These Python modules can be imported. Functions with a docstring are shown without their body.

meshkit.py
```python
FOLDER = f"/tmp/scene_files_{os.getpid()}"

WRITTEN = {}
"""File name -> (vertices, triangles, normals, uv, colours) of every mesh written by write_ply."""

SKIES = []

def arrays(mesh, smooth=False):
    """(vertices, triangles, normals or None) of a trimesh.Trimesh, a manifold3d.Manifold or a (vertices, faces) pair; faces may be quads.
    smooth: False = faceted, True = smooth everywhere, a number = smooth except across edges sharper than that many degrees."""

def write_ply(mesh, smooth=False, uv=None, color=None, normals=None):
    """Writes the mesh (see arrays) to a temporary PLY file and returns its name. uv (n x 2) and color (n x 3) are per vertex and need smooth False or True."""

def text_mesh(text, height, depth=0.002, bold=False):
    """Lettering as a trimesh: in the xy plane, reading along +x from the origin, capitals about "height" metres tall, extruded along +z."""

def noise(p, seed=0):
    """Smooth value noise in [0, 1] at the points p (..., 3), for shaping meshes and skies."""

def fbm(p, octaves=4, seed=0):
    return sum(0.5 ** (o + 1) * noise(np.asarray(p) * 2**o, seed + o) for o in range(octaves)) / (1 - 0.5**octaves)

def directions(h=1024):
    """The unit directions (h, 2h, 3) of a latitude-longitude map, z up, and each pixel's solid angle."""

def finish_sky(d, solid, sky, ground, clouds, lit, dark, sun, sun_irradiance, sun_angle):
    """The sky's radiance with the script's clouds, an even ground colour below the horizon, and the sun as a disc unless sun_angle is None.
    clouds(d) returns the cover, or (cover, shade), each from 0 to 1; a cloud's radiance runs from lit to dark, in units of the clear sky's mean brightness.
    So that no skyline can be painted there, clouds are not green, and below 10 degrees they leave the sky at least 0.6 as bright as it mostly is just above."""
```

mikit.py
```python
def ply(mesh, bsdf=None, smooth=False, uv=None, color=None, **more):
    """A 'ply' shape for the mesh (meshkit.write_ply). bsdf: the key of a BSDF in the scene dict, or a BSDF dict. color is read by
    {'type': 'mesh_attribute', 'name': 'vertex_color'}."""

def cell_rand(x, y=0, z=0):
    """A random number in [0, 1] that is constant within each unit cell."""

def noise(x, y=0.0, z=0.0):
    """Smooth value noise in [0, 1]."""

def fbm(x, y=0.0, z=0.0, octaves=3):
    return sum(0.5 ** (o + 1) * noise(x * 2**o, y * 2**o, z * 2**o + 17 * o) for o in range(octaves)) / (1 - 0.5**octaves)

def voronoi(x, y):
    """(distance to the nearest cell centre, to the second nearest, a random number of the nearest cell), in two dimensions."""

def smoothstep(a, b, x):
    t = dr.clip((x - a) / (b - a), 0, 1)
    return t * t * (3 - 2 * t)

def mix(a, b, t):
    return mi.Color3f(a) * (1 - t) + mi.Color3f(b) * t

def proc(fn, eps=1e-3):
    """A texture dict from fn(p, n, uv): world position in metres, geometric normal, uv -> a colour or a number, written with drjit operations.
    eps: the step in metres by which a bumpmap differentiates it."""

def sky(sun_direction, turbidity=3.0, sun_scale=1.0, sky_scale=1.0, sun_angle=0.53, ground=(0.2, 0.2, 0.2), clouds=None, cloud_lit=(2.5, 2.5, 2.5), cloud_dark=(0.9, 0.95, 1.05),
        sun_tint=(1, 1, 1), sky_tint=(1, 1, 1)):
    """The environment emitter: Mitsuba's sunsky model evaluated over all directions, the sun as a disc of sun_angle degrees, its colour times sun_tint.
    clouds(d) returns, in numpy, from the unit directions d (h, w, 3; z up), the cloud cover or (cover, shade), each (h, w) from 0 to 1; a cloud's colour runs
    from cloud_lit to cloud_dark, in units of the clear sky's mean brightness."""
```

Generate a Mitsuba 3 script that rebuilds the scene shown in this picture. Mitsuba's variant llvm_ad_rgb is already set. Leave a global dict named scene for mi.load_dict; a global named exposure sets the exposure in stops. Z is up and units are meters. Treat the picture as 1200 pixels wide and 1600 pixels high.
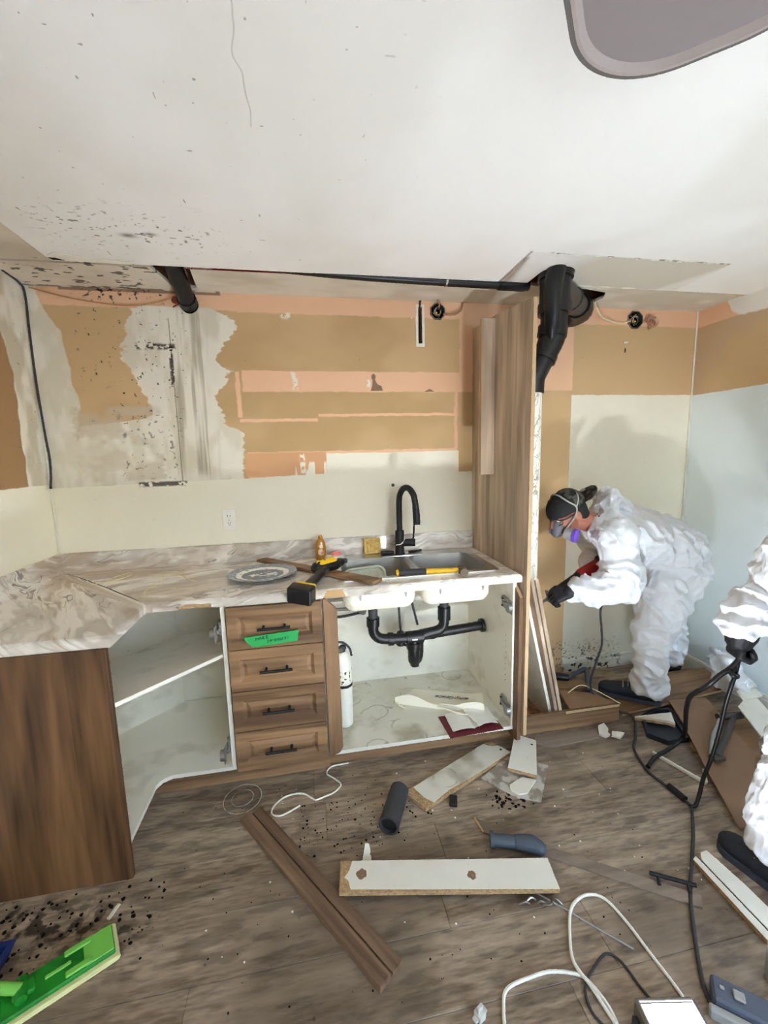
import math, random
import numpy as np, trimesh, manifold3d as m3, shapely.geometry as sg, shapely.ops
import drjit as dr, mitsuba as mi
import mikit, meshkit
from mikit import noise, fbm, voronoi, cell_rand, smoothstep, mix, proc
T4 = mi.ScalarTransform4f
MF = m3.Manifold
scene, labels = {}, {}

# ---------------------------------------------------------------- camera, light, exposure
CAM = np.array([1.317255, -2.389092, 1.484239])
FWD = np.array([0.16934732, 0.97596344, -0.1371745])
UPV = np.array([0.04741606, 0.13095549, 0.99025369])
scene['camera'] = {'type': 'perspective', 'fov': 2 * math.degrees(math.atan(600 / 648.579)), 'fov_axis': 'x',
                   'near_clip': 0.02, 'far_clip': 200.0,
                   'to_world': T4().look_at(origin=CAM.tolist(), target=(CAM + FWD).tolist(), up=UPV.tolist())}
exposure = 1.56
scene['sky'] = mikit.sky([0.55, 0.35, 0.75], turbidity=4.0, sun_scale=0.0, sky_scale=37.0, sky_tint=(1.24, 1.0, 0.79), ground=(0.42, 0.41, 0.38))
LAMP_RADIANCE = (225.0, 240.0, 262.0)

# ---------------------------------------------------------------- small helpers
def SB(x0, x1, y0, y1):
    return sg.box(x0, y0, x1, y1)
def s(r, g, b):
    return [float(((c / 255 + 0.055) / 1.055) ** 2.4 if c > 10 else c / 255 / 12.92) for c in (r, g, b)]
def key(name):
    if name not in scene and not any(k.startswith(name + '__') for k in scene):
        return name
    i = 1
    while True:
        k = f'{name}_{i:03d}'
        if k not in scene and not any(q.startswith(k + '__') for q in scene):
            return k
        i += 1
def put(name, mesh, mat, smooth=False, label=None, cat=None, group=None, kind=None, **kw):
    k = key(name)
    scene[k] = mikit.ply(mesh, mat, smooth, **kw)
    tag(k, label, cat, group, kind)
    return k
def tag(k, label=None, cat=None, group=None, kind=None):
    d = {a: b for a, b in (('label', label), ('category', cat), ('group', group), ('kind', kind)) if b}
    if d:
        labels[k] = d
    return k
def thing(name, label, cat, group=None):
    k = key(name)
    tag(k, label, cat, group)
    return k
def tm(man):
    m = man.to_mesh()
    return trimesh.Trimesh(np.array(m.vert_properties[:, :3]), np.array(m.tri_verts), process=False)
def mf(mesh):
    mesh = mesh.copy(); mesh.merge_vertices()
    return MF(m3.Mesh(np.asarray(mesh.vertices, np.float32), np.asarray(mesh.faces, np.uint32)))
def box(x0, x1, y0, y1, z0, z1, b=0.0):
    if b <= 0:
        return trimesh.creation.box(extents=[x1 - x0, y1 - y0, z1 - z0], transform=trimesh.transformations.translation_matrix([(x0 + x1) / 2, (y0 + y1) / 2, (z0 + z1) / 2]))
    b = min(b, (x1 - x0) * .45, (y1 - y0) * .45, (z1 - z0) * .45)
    pts = []
    for x, dx in ((x0, 1), (x1, -1)):
        for y, dy in ((y0, 1), (y1, -1)):
            for z, dz in ((z0, 1), (z1, -1)):
                pts += [(x + dx * b, y + dy * b, z), (x + dx * b, y, z + dz * b), (x, y + dy * b, z + dz * b)]
    return trimesh.convex.convex_hull(np.array(pts))
def rotm(ang, axis, origin=(0, 0, 0)):
    return trimesh.transformations.rotation_matrix(math.radians(ang), axis, origin)
def mv(mesh, loc=(0, 0, 0), rz=0, ry=0, rx=0):
    m = mesh.copy()
    m.apply_transform(rotm(rx, [1, 0, 0])); m.apply_transform(rotm(ry, [0, 1, 0])); m.apply_transform(rotm(rz, [0, 0, 1]))
    m.apply_translation(loc)
    return m
def prism(poly, z0, z1):
    p = (poly if hasattr(poly, 'geom_type') else sg.Polygon(poly)).buffer(0)
    m = trimesh.util.concatenate([trimesh.creation.extrude_polygon(g, z1 - z0, engine='earcut') for g in getattr(p, 'geoms', [p])])
    m.apply_translation([0, 0, z0])
    return m
def prism_y(poly, y0, y1):          # polygon in (x, z), extruded along y
    m = prism(poly, 0, y1 - y0)
    v = m.vertices.copy()
    m.vertices = np.stack([v[:, 0], y0 + v[:, 2], v[:, 1]], 1)
    m.invert()
    return m
def prism_x(poly, x0, x1):          # polygon in (y, z), extruded along x
    m = prism(poly, 0, x1 - x0)
    v = m.vertices.copy()
    m.vertices = np.stack([x0 + v[:, 2], v[:, 0], v[:, 1]], 1)
    return m
def cat(*ms):
    return trimesh.util.concatenate(list(ms))
def spline(pts, n=8):
    P = np.asarray(pts, float)
    if len(P) < 3:
        return np.linspace(P[0], P[-1], n + 1)
    Q = np.vstack([2 * P[0] - P[1], P, 2 * P[-1] - P[-2]])
    out = []
    for i in range(1, len(Q) - 2):
        for t in np.linspace(0, 1, n, endpoint=False):
            a, b, c, d = Q[i - 1], Q[i], Q[i + 1], Q[i + 2]
            out.append(.5 * (2 * b + (c - a) * t + (2 * a - 5 * b + 4 * c - d) * t * t + (3 * b - a - 3 * c + d) * t ** 3))
    out.append(P[-1])
    return np.array(out)
def tube(pts, r, n=10, smooth=8):
    P = spline(pts, smooth) if smooth else np.asarray(pts, float)
    R = np.interp(np.linspace(0, 1, len(P)), np.linspace(0, 1, len(np.atleast_1d(r))), np.atleast_1d(r)) if np.ndim(r) else np.full(len(P), r)
    tg = np.gradient(P, axis=0); tg /= np.linalg.norm(tg, axis=1, keepdims=True) + 1e-12
    a = np.cross(tg[0], [0.31, 0.2, 0.93]); a /= np.linalg.norm(a)
    V = []
    th = np.arange(n) * 2 * np.pi / n
    for p, t, rr in zip(P, tg, R):
        a = a - t * (a @ t); a /= np.linalg.norm(a); b = np.cross(t, a)
        V.append(p + rr * (np.cos(th)[:, None] * a + np.sin(th)[:, None] * b))
    V = np.vstack(V + [P[:1], P[-1:]])
    F, m = [], len(P)
    for i in range(m - 1):
        for j in range(n):
            k = (j + 1) % n
            F += [[i * n + j, i * n + k, (i + 1) * n + k], [i * n + j, (i + 1) * n + k, (i + 1) * n + j]]
    for j in range(n):
        k = (j + 1) % n
        F += [[m * n, k, j], [m * n + 1, (m - 1) * n + j, (m - 1) * n + k]]
    return trimesh.Trimesh(V, F, process=False)
def cyl(p0, p1, r, n=24, r2=None):
    return tube([p0, p1], [r, r if r2 is None else r2], n, 0)
def lathe(prof, loc=(0, 0, 0), n=32):
    m = trimesh.creation.revolve(np.array(prof, float), sections=n)
    m.apply_translation(loc)
    return m
def sphere(c, r, n=24):
    return MF.sphere(r, n).translate([float(x) for x in c])
def ell(c, rx, ry, rz, n=24):
    return MF.sphere(1.0, n).scale([rx, ry, rz]).translate([float(x) for x in c])
def hull(*ms):
    return MF.batch_hull(list(ms))
def union(ms):
    return MF.batch_boolean(list(ms), m3.OpType.Add)
def rbox(x0, x1, y0, y1, z0, z1, r, n=16):
    return hull(*[sphere((x, y, z), r, n) for x in (x0 + r, x1 - r) for y in (y0 + r, y1 - r) for z in (z0 + r, z1 - r)])
def soften(man, edge, it=12, seed=0, amp=0.0, freq=20.0, keep=None):
    m = tm(man.refine_to_length(edge)); m.merge_vertices()
    trimesh.smoothing.filter_taubin(m, lamb=0.5, nu=0.52, iterations=it)
    if amp:
        n = m.vertex_normals
        m.vertices = m.vertices + n * amp * (meshkit.fbm(m.vertices * freq, 3, seed)[:, None] - .5) * 2
    return m

# ---------------------------------------------------------------- materials
def mat(name, color, rough=0.6, metal=0.0, spec=0.4, **kw):
    c = color if isinstance(color, dict) else {'type': 'rgb', 'value': color}
    scene[name] = {'type': 'twosided', 'b': {'type': 'principled', 'base_color': c, 'roughness': rough, 'metallic': metal, 'specular': spec, **kw}}
    return name
def C3(c):
    return mi.Color3f(*[float(x) for x in c])
def rect(u, v, u0, u1, v0, v1, w=0.004):
    return smoothstep(u0 - w, u0 + w, u) * (1 - smoothstep(u1 - w, u1 + w, u)) * smoothstep(v0 - w, v0 + w, v) * (1 - smoothstep(v1 - w, v1 + w, v))
def left_of(edge, v, w=0.006):     # 1 where v < edge
    return 1 - smoothstep(-w, w, v - edge)
def polyline(z, pts):              # piecewise linear function of z, pts sorted by z
    out = mi.Float(pts[0][1])
    for (z0, a), (z1, b) in zip(pts[:-1], pts[1:]):
        t = dr.clip((z - z0) / (z1 - z0), 0, 1)
        out = dr.select(z >= z0, a + (b - a) * t, out)
    return out
def wood(along, lo, hi, scale=1.0, streak=1.0):
    def fn(p, n, uv):
        q = [p.x, p.y, p.z]
        q = [q[i] * (1.6 if i == along else 17.0) * scale for i in range(3)]
        w = fbm(q[0] * .6, q[1] * .6, q[2] * .6, 2) * 3
        a = fbm(q[0] + w, q[1] + w, q[2], 4)
        f = fbm(q[0] * 4.1 if along != 0 else q[0] * 2, q[1] * 4.1 if along != 1 else q[1] * 2, q[2] * 4.1 if along != 2 else q[2] * 2, 2)
        t = smoothstep(.25, .75, a) * .75 + (f - .5) * .55 * streak + .1
        band = [p.x, p.y, p.z]
        k = cell_rand(dr.floor((p.x + p.y) / .115) if along == 2 else dr.floor(p.z / .09), 3.0, float(along))
        return mix(lo, hi, dr.clip(t + (k - .5) * .35, 0, 1))
    return proc(fn)
WLO, WHI = s(88, 64, 43), s(150, 116, 82)
mat('mat_wood_vertical', wood(2, WLO, WHI), .55)
mat('mat_wood_flat', wood(0, WLO, WHI), .55)
mat('mat_wood_cool_lit', wood(2, s(140, 120, 101), s(198, 176, 153)), .55)  # same cabinet wood, paler and greyer: cool light put into the colour
mat('mat_wood_dim_lit', wood(2, s(56, 35, 20), s(112, 79, 51)), .5)  # same cabinet wood, darker: the dim left end is put into the colour
mat('mat_wood_ash', wood(0, s(104, 90, 77), s(146, 130, 114)), .55)
mat('mat_wood_edge', s(176, 148, 112), .6)
mat('mat_white_board', proc(lambda p, n, uv: mix(s(226, 222, 207), s(172, 164, 144), smoothstep(.57, .8, fbm(p.x * 9, p.y * 9, p.z * 9, 3)) * .35 + smoothstep(.80, .85, fbm(p.x * 30, p.y * 30, p.z * 30, 3)) * .4)), .35)
def dirty_floor_board(p, n, uv):
    a = fbm(p.x * 7, p.y * 7, p.z * 3, 4)
    d1, d2, r = voronoi(p.x * 7.5, p.y * 7.5)
    ring = dr.exp(-dr.square((d1 - .42) / .03)) * dr.select(r > .6, 1.0, 0.0) * smoothstep(.35, .6, fbm(p.x * 11, p.y * 11, 4., 2))
    c = mix(s(214, 210, 194), s(166, 158, 136), smoothstep(.45, .75, a))
    return mix(c, s(120, 108, 82), dr.clip(ring * .45 + smoothstep(.72, .80, fbm(p.x * 18, p.y * 18, 1., 4)) * .5, 0, 1))
mat('mat_dirty_board', proc(dirty_floor_board), .4)
def particle(p, n, uv):
    a = noise(p.x * 260, p.y * 260, p.z * 260); b = noise(p.x * 120, p.y * 120, p.z * 120)
    return mix(s(112, 84, 54), s(192, 160, 116), dr.clip(a * .6 + b * .5, 0, 1))
mat('mat_particle', proc(particle), .85)
def marble(p, n, uv):
    inleg = left_of(0.0, p.x + p.y + .02, .05)
    u = p.x + p.y * .25 + (p.y * .7 - p.x * .3) * inleg
    v = p.y - p.x * .16 + p.z * 1.0 + (p.x * 1.1 - p.y * .55) * inleg
    w = fbm(u * 4.0, v * 7.0, p.z * 3, 4) - .5
    a = fbm(u * 4.0 + w * 2.0, v * 15 + w * 6.0, 2.0, 4)
    fine = fbm(u * 12.0 + w * 4, v * 48 + w * 9.0, 5.0, 3)
    b = dr.abs(fbm(u * 2.6 + w * 1.5 + 9, v * 13 + w * 5, 7.0, 4) - .5)
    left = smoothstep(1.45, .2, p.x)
    cloud = fbm(u * 2.2, v * 6, 11., 3)
    c = mix(s(224, 219, 210), s(172, 163, 152), smoothstep(.42, .66, a) * .8)
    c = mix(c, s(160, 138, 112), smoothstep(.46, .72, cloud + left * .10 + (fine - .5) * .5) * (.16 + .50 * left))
    c = mix(c, s(122, 104, 88), smoothstep(.55, .75, fine) * .30)
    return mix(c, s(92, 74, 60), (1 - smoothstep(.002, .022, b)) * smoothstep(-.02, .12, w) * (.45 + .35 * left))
mat('mat_marble', proc(marble), .32)
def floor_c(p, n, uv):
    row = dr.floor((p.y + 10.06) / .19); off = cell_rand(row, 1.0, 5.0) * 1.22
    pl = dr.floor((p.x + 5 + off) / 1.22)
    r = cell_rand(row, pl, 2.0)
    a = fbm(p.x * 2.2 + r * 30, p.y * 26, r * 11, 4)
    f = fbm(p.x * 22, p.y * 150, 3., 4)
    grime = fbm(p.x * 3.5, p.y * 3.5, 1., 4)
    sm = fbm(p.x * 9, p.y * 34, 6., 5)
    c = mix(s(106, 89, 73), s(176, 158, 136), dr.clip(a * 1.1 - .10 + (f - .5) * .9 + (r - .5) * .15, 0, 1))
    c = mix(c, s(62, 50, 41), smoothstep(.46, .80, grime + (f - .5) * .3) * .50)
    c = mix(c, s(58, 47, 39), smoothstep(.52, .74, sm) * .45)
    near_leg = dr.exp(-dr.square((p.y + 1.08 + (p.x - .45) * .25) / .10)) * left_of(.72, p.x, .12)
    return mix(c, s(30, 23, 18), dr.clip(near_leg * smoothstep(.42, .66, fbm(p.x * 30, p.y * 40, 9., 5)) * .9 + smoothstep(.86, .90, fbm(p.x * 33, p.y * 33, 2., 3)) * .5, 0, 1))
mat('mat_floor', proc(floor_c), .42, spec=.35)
CREAM, PINK, TAN, MUD = s(236, 231, 211), s(226, 184, 150), s(198, 167, 125), s(228, 222, 206)
def specks(x, z, lo, hi):
    return smoothstep(lo, hi, fbm(x * 60 + z * 21, z * 66 - x * 17, 3., 4))
def wall_back_c(p, n, uv):
    wob = (fbm(p.x * 30, p.z * 30, 1., 2) - .5) * .010
    x, z = p.x + wob, p.z + (fbm(p.x * 25, p.z * 25, 5., 2) - .5) * .008
    big = (fbm(p.x * 9, p.z * 9, 2., 4) - .5)
    up = mi.Color3f(C3(PINK))
    def lay(c, col, m):
        return mix(c, col, dr.clip(m, 0, 1))
    tint = mix(TAN, s(186, 155, 112), smoothstep(.35, .7, fbm(p.x * 3, p.z * 4, 8., 3)))
    c = lay(up, tint, rect(x, z, -.05, .98, 1.36, 2.245))
    c = lay(c, tint, rect(x, z, .88, 2.198, 1.946, 2.240))
    c = lay(c, tint, rect(x, z, .955, 2.168, 1.512, 1.836))
    c = lay(c, tint, rect(x, z, 2.185, 2.30, 1.30, 1.836))
    c = lay(c, PINK, rect(x, z, .945, .968, 1.70, 1.94, .003) + rect(x, z, .955, 1.372, 1.676, 1.692, .003) + rect(x, z, 1.375, 2.17, 1.702, 1.717, .003) + rect(x, z, 2.166, 2.186, 1.5, 1.83, .003) * .7)
    c = lay(c, s(206, 158, 118), rect(x, z, .967, 1.408, 1.378, 1.508))
    c = lay(c, CREAM, rect(x, z, 1.235, 1.41, 1.3, 1.43 + .02, .01) * smoothstep(.42, .5, fbm(p.x * 40, p.z * 6, 3., 2)))
    c = lay(c, s(236, 226, 206), (rect(p.x + big * .05, p.z, 1.24, 1.262, 1.845, 1.94, .008) + rect(p.x + big * .04, p.z, 1.262, 1.285, 1.39, 1.50, .006) + rect(p.x, p.z, 1.20, 1.25, 2.215, 2.245, .01) + rect(p.x, p.z, 1.90, 1.95, 2.22, 2.25, .01)) * smoothstep(.45, .55, fbm(p.x * 70, p.z * 70, 3., 2)))
    # right of the tall panel
    right = smoothstep(2.29, 2.31, p.x)
    c = lay(c, TAN, right * (1 - smoothstep(1.843, 1.85, z)))
    c = lay(c, PINK, right * smoothstep(1.843, 1.85, z))
    c = lay(c, TAN, rect(x, z, 2.925, 3.9, 1.5, 2.235))
    # joint compound
    ragged = big * .16 + (fbm(p.x * 30, p.z * 70, 5., 3) - .5) * .07
    e0 = polyline(p.z, [(1.36, .115), (1.6, .15), (1.75, .185), (2.0, .165), (2.12, .145), (2.2, .10), (2.30, .03)])
    mud = mix(MUD, s(212, 204, 184), smoothstep(.4, .7, fbm(p.x * 14, p.z * 6, 7., 3)))
    c = lay(c, mud, left_of(e0 + big * .07, p.x, .006))
    el = polyline(p.z, [(1.36, .10), (1.55, .13), (1.66, .18), (1.70, .47), (1.72, .52), (1.85, .47), (2.0, .40), (2.06, .41), (2.15, .43), (2.24, .46), (2.262, .55)])
    er = polyline(p.z, [(1.36, .965), (1.62, .965), (1.66, .87), (1.80, .85), (1.88, .90), (1.94, .93), (2.0, .87), (2.08, .90), (2.15, .97), (2.22, .93), (2.262, .86)])
    c = lay(c, mud, (1 - left_of(el + ragged * .45, p.x, .006)) * left_of(er + ragged * .6, p.x, .006) * (1 - smoothstep(2.25, 2.262, p.z)))
    # scraped smear under the bare patch
    c = lay(c, s(190, 178, 156), rect(p.x + ragged * .4, p.z, .15, .56, 1.38, 1.76, .012) * smoothstep(.36, .66, fbm(p.x * 9, p.z * 12, 4., 3)) * .75)
    c = lay(c, s(138, 126, 104), rect(p.x, p.z, .60, .82, 1.40, 2.24, .04) * smoothstep(.46, .8, fbm(p.x * 55, p.z * 2.2, 4., 3)) * .6)
    c = lay(c, s(120, 112, 92), (rect(p.x, p.z, .636, .641, 1.36, 2.2, .0015)) * .75)
    # cream paint below and right
    low = polyline(p.x, [(0., 1.352), (.97, 1.372), (1.405, 1.385)])
    low = dr.select(p.x > 1.41, 1.497, low); low = dr.select(p.x > 2.193, 1.372, low); low = dr.select(p.x > 2.30, -1.0, low); low = dr.select(p.x > 2.922, 1.82, low)
    c = lay(c, CREAM, left_of(low + wob * .6, p.z, .003))
    # mould
    lim = left_of(.98, p.x, .02)
    m = rect(p.x, p.z, .47, .66, 2.045, 2.075, .008) * specks(p.x, p.z, .44, .52) + rect(p.x, p.z, .625, .645, 1.86, 2.06, .004) * specks(p.x, p.z, .46, .54) \
        + rect(p.x, p.z, .2, .74, 2.27, 2.33, .02) * specks(p.x, p.z, .64, .72) + rect(p.x, p.z, .15, .9, 2.318, 2.335, .003) * .7 + rect(p.x, p.z, .42, .66, 1.345, 1.37, .006) * specks(p.x, p.z, .42, .5) \
        + rect(p.x, p.z, .2, .72, 1.66, 2.3, .05) * specks(p.x + 3, p.z, .76, .79) + rect(p.x, p.z, .35, .65, 1.38, 1.72, .03) * specks(p.x + 5, p.z, .70, .75) * .7
    c = lay(c, s(44, 38, 30), m * lim * .9)
    c = lay(c, s(60, 52, 42), rect(p.x, p.z, 2.30, 3.35, .02, .20, .05) * specks(p.x * 1.6, p.z * 1.6, .60, .70) * .8)
    c = lay(c, s(70, 58, 46), specks(p.x + 7, p.z + 2, .885, .90) * .5)
    return c
mat('mat_wall_back', proc(wall_back_c), .8, spec=.2)
def wall_left_c(p, n, uv):
    big = fbm(p.y * 9, p.z * 9, 2., 4) - .5
    e = polyline(p.z, [(1.36, -.165), (1.6, -.155), (1.9, -.165), (2.05, -.19), (2.15, -.23), (2.25, -.34)])
    c = mix(MUD, s(196, 186, 164), smoothstep(.4, .7, fbm(p.y * 12, p.z * 6, 7., 3)))
    c = mix(c, s(160, 126, 90), left_of(e + big * .05, p.y, .006))
    c = mix(c, PINK, left_of(e - .2, p.y, .02) * smoothstep(2.18, 2.2, p.z))
    c = mix(c, CREAM, left_of(1.372 + (fbm(p.y * 25, p.z * 25, 5., 2) - .5) * .006, p.z, .003))
    return mix(c, s(70, 58, 44), specks(p.y, p.z, .80, .84) * .6 * smoothstep(1.4, 1.5, p.z))
mat('mat_wall_left', proc(wall_left_c), .8, spec=.2)
def wall_right_c(p, n, uv):
    big = fbm(p.y * 9, p.z * 9, 2., 4) - .5
    c = mix(s(192, 166, 134), TAN, smoothstep(.3, .7, fbm(p.y * 3, p.z * 4, 8., 3)))
    c = mix(c, PINK, smoothstep(2.225, 2.235, p.z))
    e = polyline(p.y, [(-1.2, 2.05), (-.5, 2.19), (-.30, 2.22), (-.22, 2.27), (-.17, 2.36)])
    c = mix(c, s(232, 228, 220), 1 - left_of(e + big * .05, p.z, .006))
    return mix(c, s(222, 231, 233), left_of(1.815 + (fbm(p.y * 25, p.z * 25, 5., 2) - .5) * .006, p.z, .003))
mat('mat_wall_right', proc(wall_right_c), .75, spec=.2)
def ceiling_c(p, n, uv):
    c = mix(s(233, 231, 227), s(223, 220, 213), smoothstep(.35, .7, fbm(p.x * 2.2, p.y * 2.2, 3., 3)))
    blot = smoothstep(.70, .78, fbm(p.x * 42, p.y * 70, 3., 3)) * rect(p.x, p.y, .42, .98, -.72, -.46, .10)
    def spot(x, y, rx, ry):
        return dr.exp(-(dr.square((p.x - x) / rx) + dr.square((p.y - y) / ry)) * 1.5)
    m = blot * .8 + spot(.682, -.557, .032, .020) * .85 + spot(.765, -.575, .024, .014) * .85
    few = smoothstep(.965, .98, noise(p.x * 60, p.y * 60, 9.)) * .6 * left_of(1.5, p.x, .3)
    joint = rect(p.x, p.y, .29, .55, -.335, -.312, .003) * smoothstep(.42, .5, fbm(p.x * 25, p.y * 25, 1., 2))
    cx = 1.207 + (fbm(p.y * 14, 3., 1., 2) - .5) * .03
    crack = rect(p.x, p.y, cx - .0016, cx + .0016, -1.5, -1.16, .0012) * .45
    c = mix(c, s(96, 86, 76), dr.clip(m + few, 0, 1))
    c = mix(c, s(34, 28, 22), dr.clip(joint, 0, 1))
    c = mix(c, s(150, 146, 140), crack)
    patch = rect(p.x, p.y, 2.29, 3.30, -.626, -.31, .004)
    c = mix(c, s(196, 188, 174), patch * (.25 + .75 * smoothstep(2.42, 2.62, p.x + (p.y + .5) * .6) * (1 - smoothstep(3.02, 3.1, p.x + p.y * .4))))
    edge = rect(p.x, p.y, 2.28, 3.31, -.632, -.621, .002) * smoothstep(.45, .55, fbm(p.x * 30, p.y * 30, 2., 2)) + rect(p.x - (p.y + .3) * 0, p.y, 2.283, 2.296, -.63, -.3, .002) * .8
    return mix(c, s(120, 110, 98), dr.clip(edge, 0, 1) * .8)
mat('mat_ceiling', proc(ceiling_c), .85, spec=.15)
def strip_c(p, n, uv):
    c = mix(s(206, 198, 182), s(186, 176, 158), smoothstep(.35, .7, fbm(p.x * 3, p.y * 6, 3., 3)))
    m = rect(p.x, p.y, .02, .74, -.30, .0, .03) * smoothstep(.66, .74, fbm(p.x * 22, p.y * 46, 3., 3)) + rect(p.x, p.y, .0, .9, -.02, .01, .004) * .8 * smoothstep(.4, .5, fbm(p.x * 20, p.y * 20, 1., 2))
    return mix(c, s(66, 58, 44), dr.clip(m, 0, 1) * .85)
mat('mat_strip', proc(strip_c), .85, spec=.15)
mat('mat_trim', s(226, 224, 214), .45)
mat('mat_black_plastic', s(18, 18, 19), .38, spec=.4)
mat('mat_black_matte', s(20, 20, 21), .6)
mat('mat_dark_grey', s(52, 52, 54), .6)
mat('mat_steel', s(196, 194, 188), .30, metal=1.0)
mat('mat_zinc', s(150, 148, 144), .38, metal=.9)
mat('mat_void', s(24, 20, 17), .95, spec=.05)
mat('mat_white_paint', s(228, 226, 214), .4)
mat('mat_yellow', s(232, 182, 22), .45)
mat('mat_red', s(150, 26, 26), .4)
mat('mat_tan_chip', s(178, 142, 98), .8)
mat('mat_masonite', proc(lambda p, n, uv: mix(s(120, 92, 68), s(146, 114, 86), fbm(p.x * 9, p.y * 9, p.z * 9, 3))), .6)

# ---------------------------------------------------------------- the room
def struct(name, mesh, m, smooth=False):
    return put(name, mesh, m, smooth, kind='structure')
W = 3.783
FRONT = -4.3
struct('floor', box(-.1, W + .1, FRONT, .05, -.06, -.004), 'mat_void')
def floor_planks():
    y = -10.06 + .19 * math.floor((FRONT + 10.06) / .19)
    while y < 0.0:
        row = round((y + 10.06) / .19)
        def h(x, yy, z):
            return float(np.array(mi.Float(cell_rand(mi.Float(x), mi.Float(yy), mi.Float(z)))).ravel()[0])
        off = h(row, 1, 5) * 1.22
        pl = math.floor((0 + 5 + off) / 1.22)
        while pl * 1.22 - 5 - off < W:
            x0, x1 = max(0, pl * 1.22 - 5 - off), min(W, (pl + 1) * 1.22 - 5 - off)
            y0, y1 = max(FRONT, y), min(0, y + .19)
            if x1 - x0 > .02 and y1 - y0 > .02:
                put('floor__plank', box(x0 + .0004, x1 - .0004, y0 + .0004, y1 - .0004, -.006, 0, .0012), 'mat_floor')
            pl += 1
        y += .19
floor_planks()
def cut(mesh, *holes):
    m = mf(mesh)
    for h in holes:
        m = m - (h if isinstance(h, MF) else mf(h))
    return tm(m)
HOLES = [MF.cylinder(.3, .048, .048, 8).rotate([0, 0, 22.5]).rotate([90, 0, 0]).translate([2.068, .15, 2.278]), MF.cylinder(.3, .057, .057, 8).rotate([0, 0, 22.5]).rotate([90, 0, 0]).translate([3.335, .15, 2.270]), box(1.955, 1.975, -.02, .2, 2.105, 2.30), MF.cylinder(.3, .07, .07, 24).rotate([90, 0, 0]).translate([2.885, .15, 2.285]),
         MF.cylinder(.3, .045, .045, 24).rotate([90, 0, 0]).translate([.745, .15, 2.27]),
         hull(sphere((3.43, .0, 2.285), .028, 10), sphere((3.475, 0, 2.262), .03, 10), sphere((3.45, .0, 2.25), .025, 10))]
struct('wall_back', cut(box(-.1, W + .1, 0, .10, -.06, 2.6), *HOLES), 'mat_wall_back')
put('wall_back__stud_cavity', box(.3, W, .12, .14, 2.0, 2.5), 'mat_void')
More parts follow.
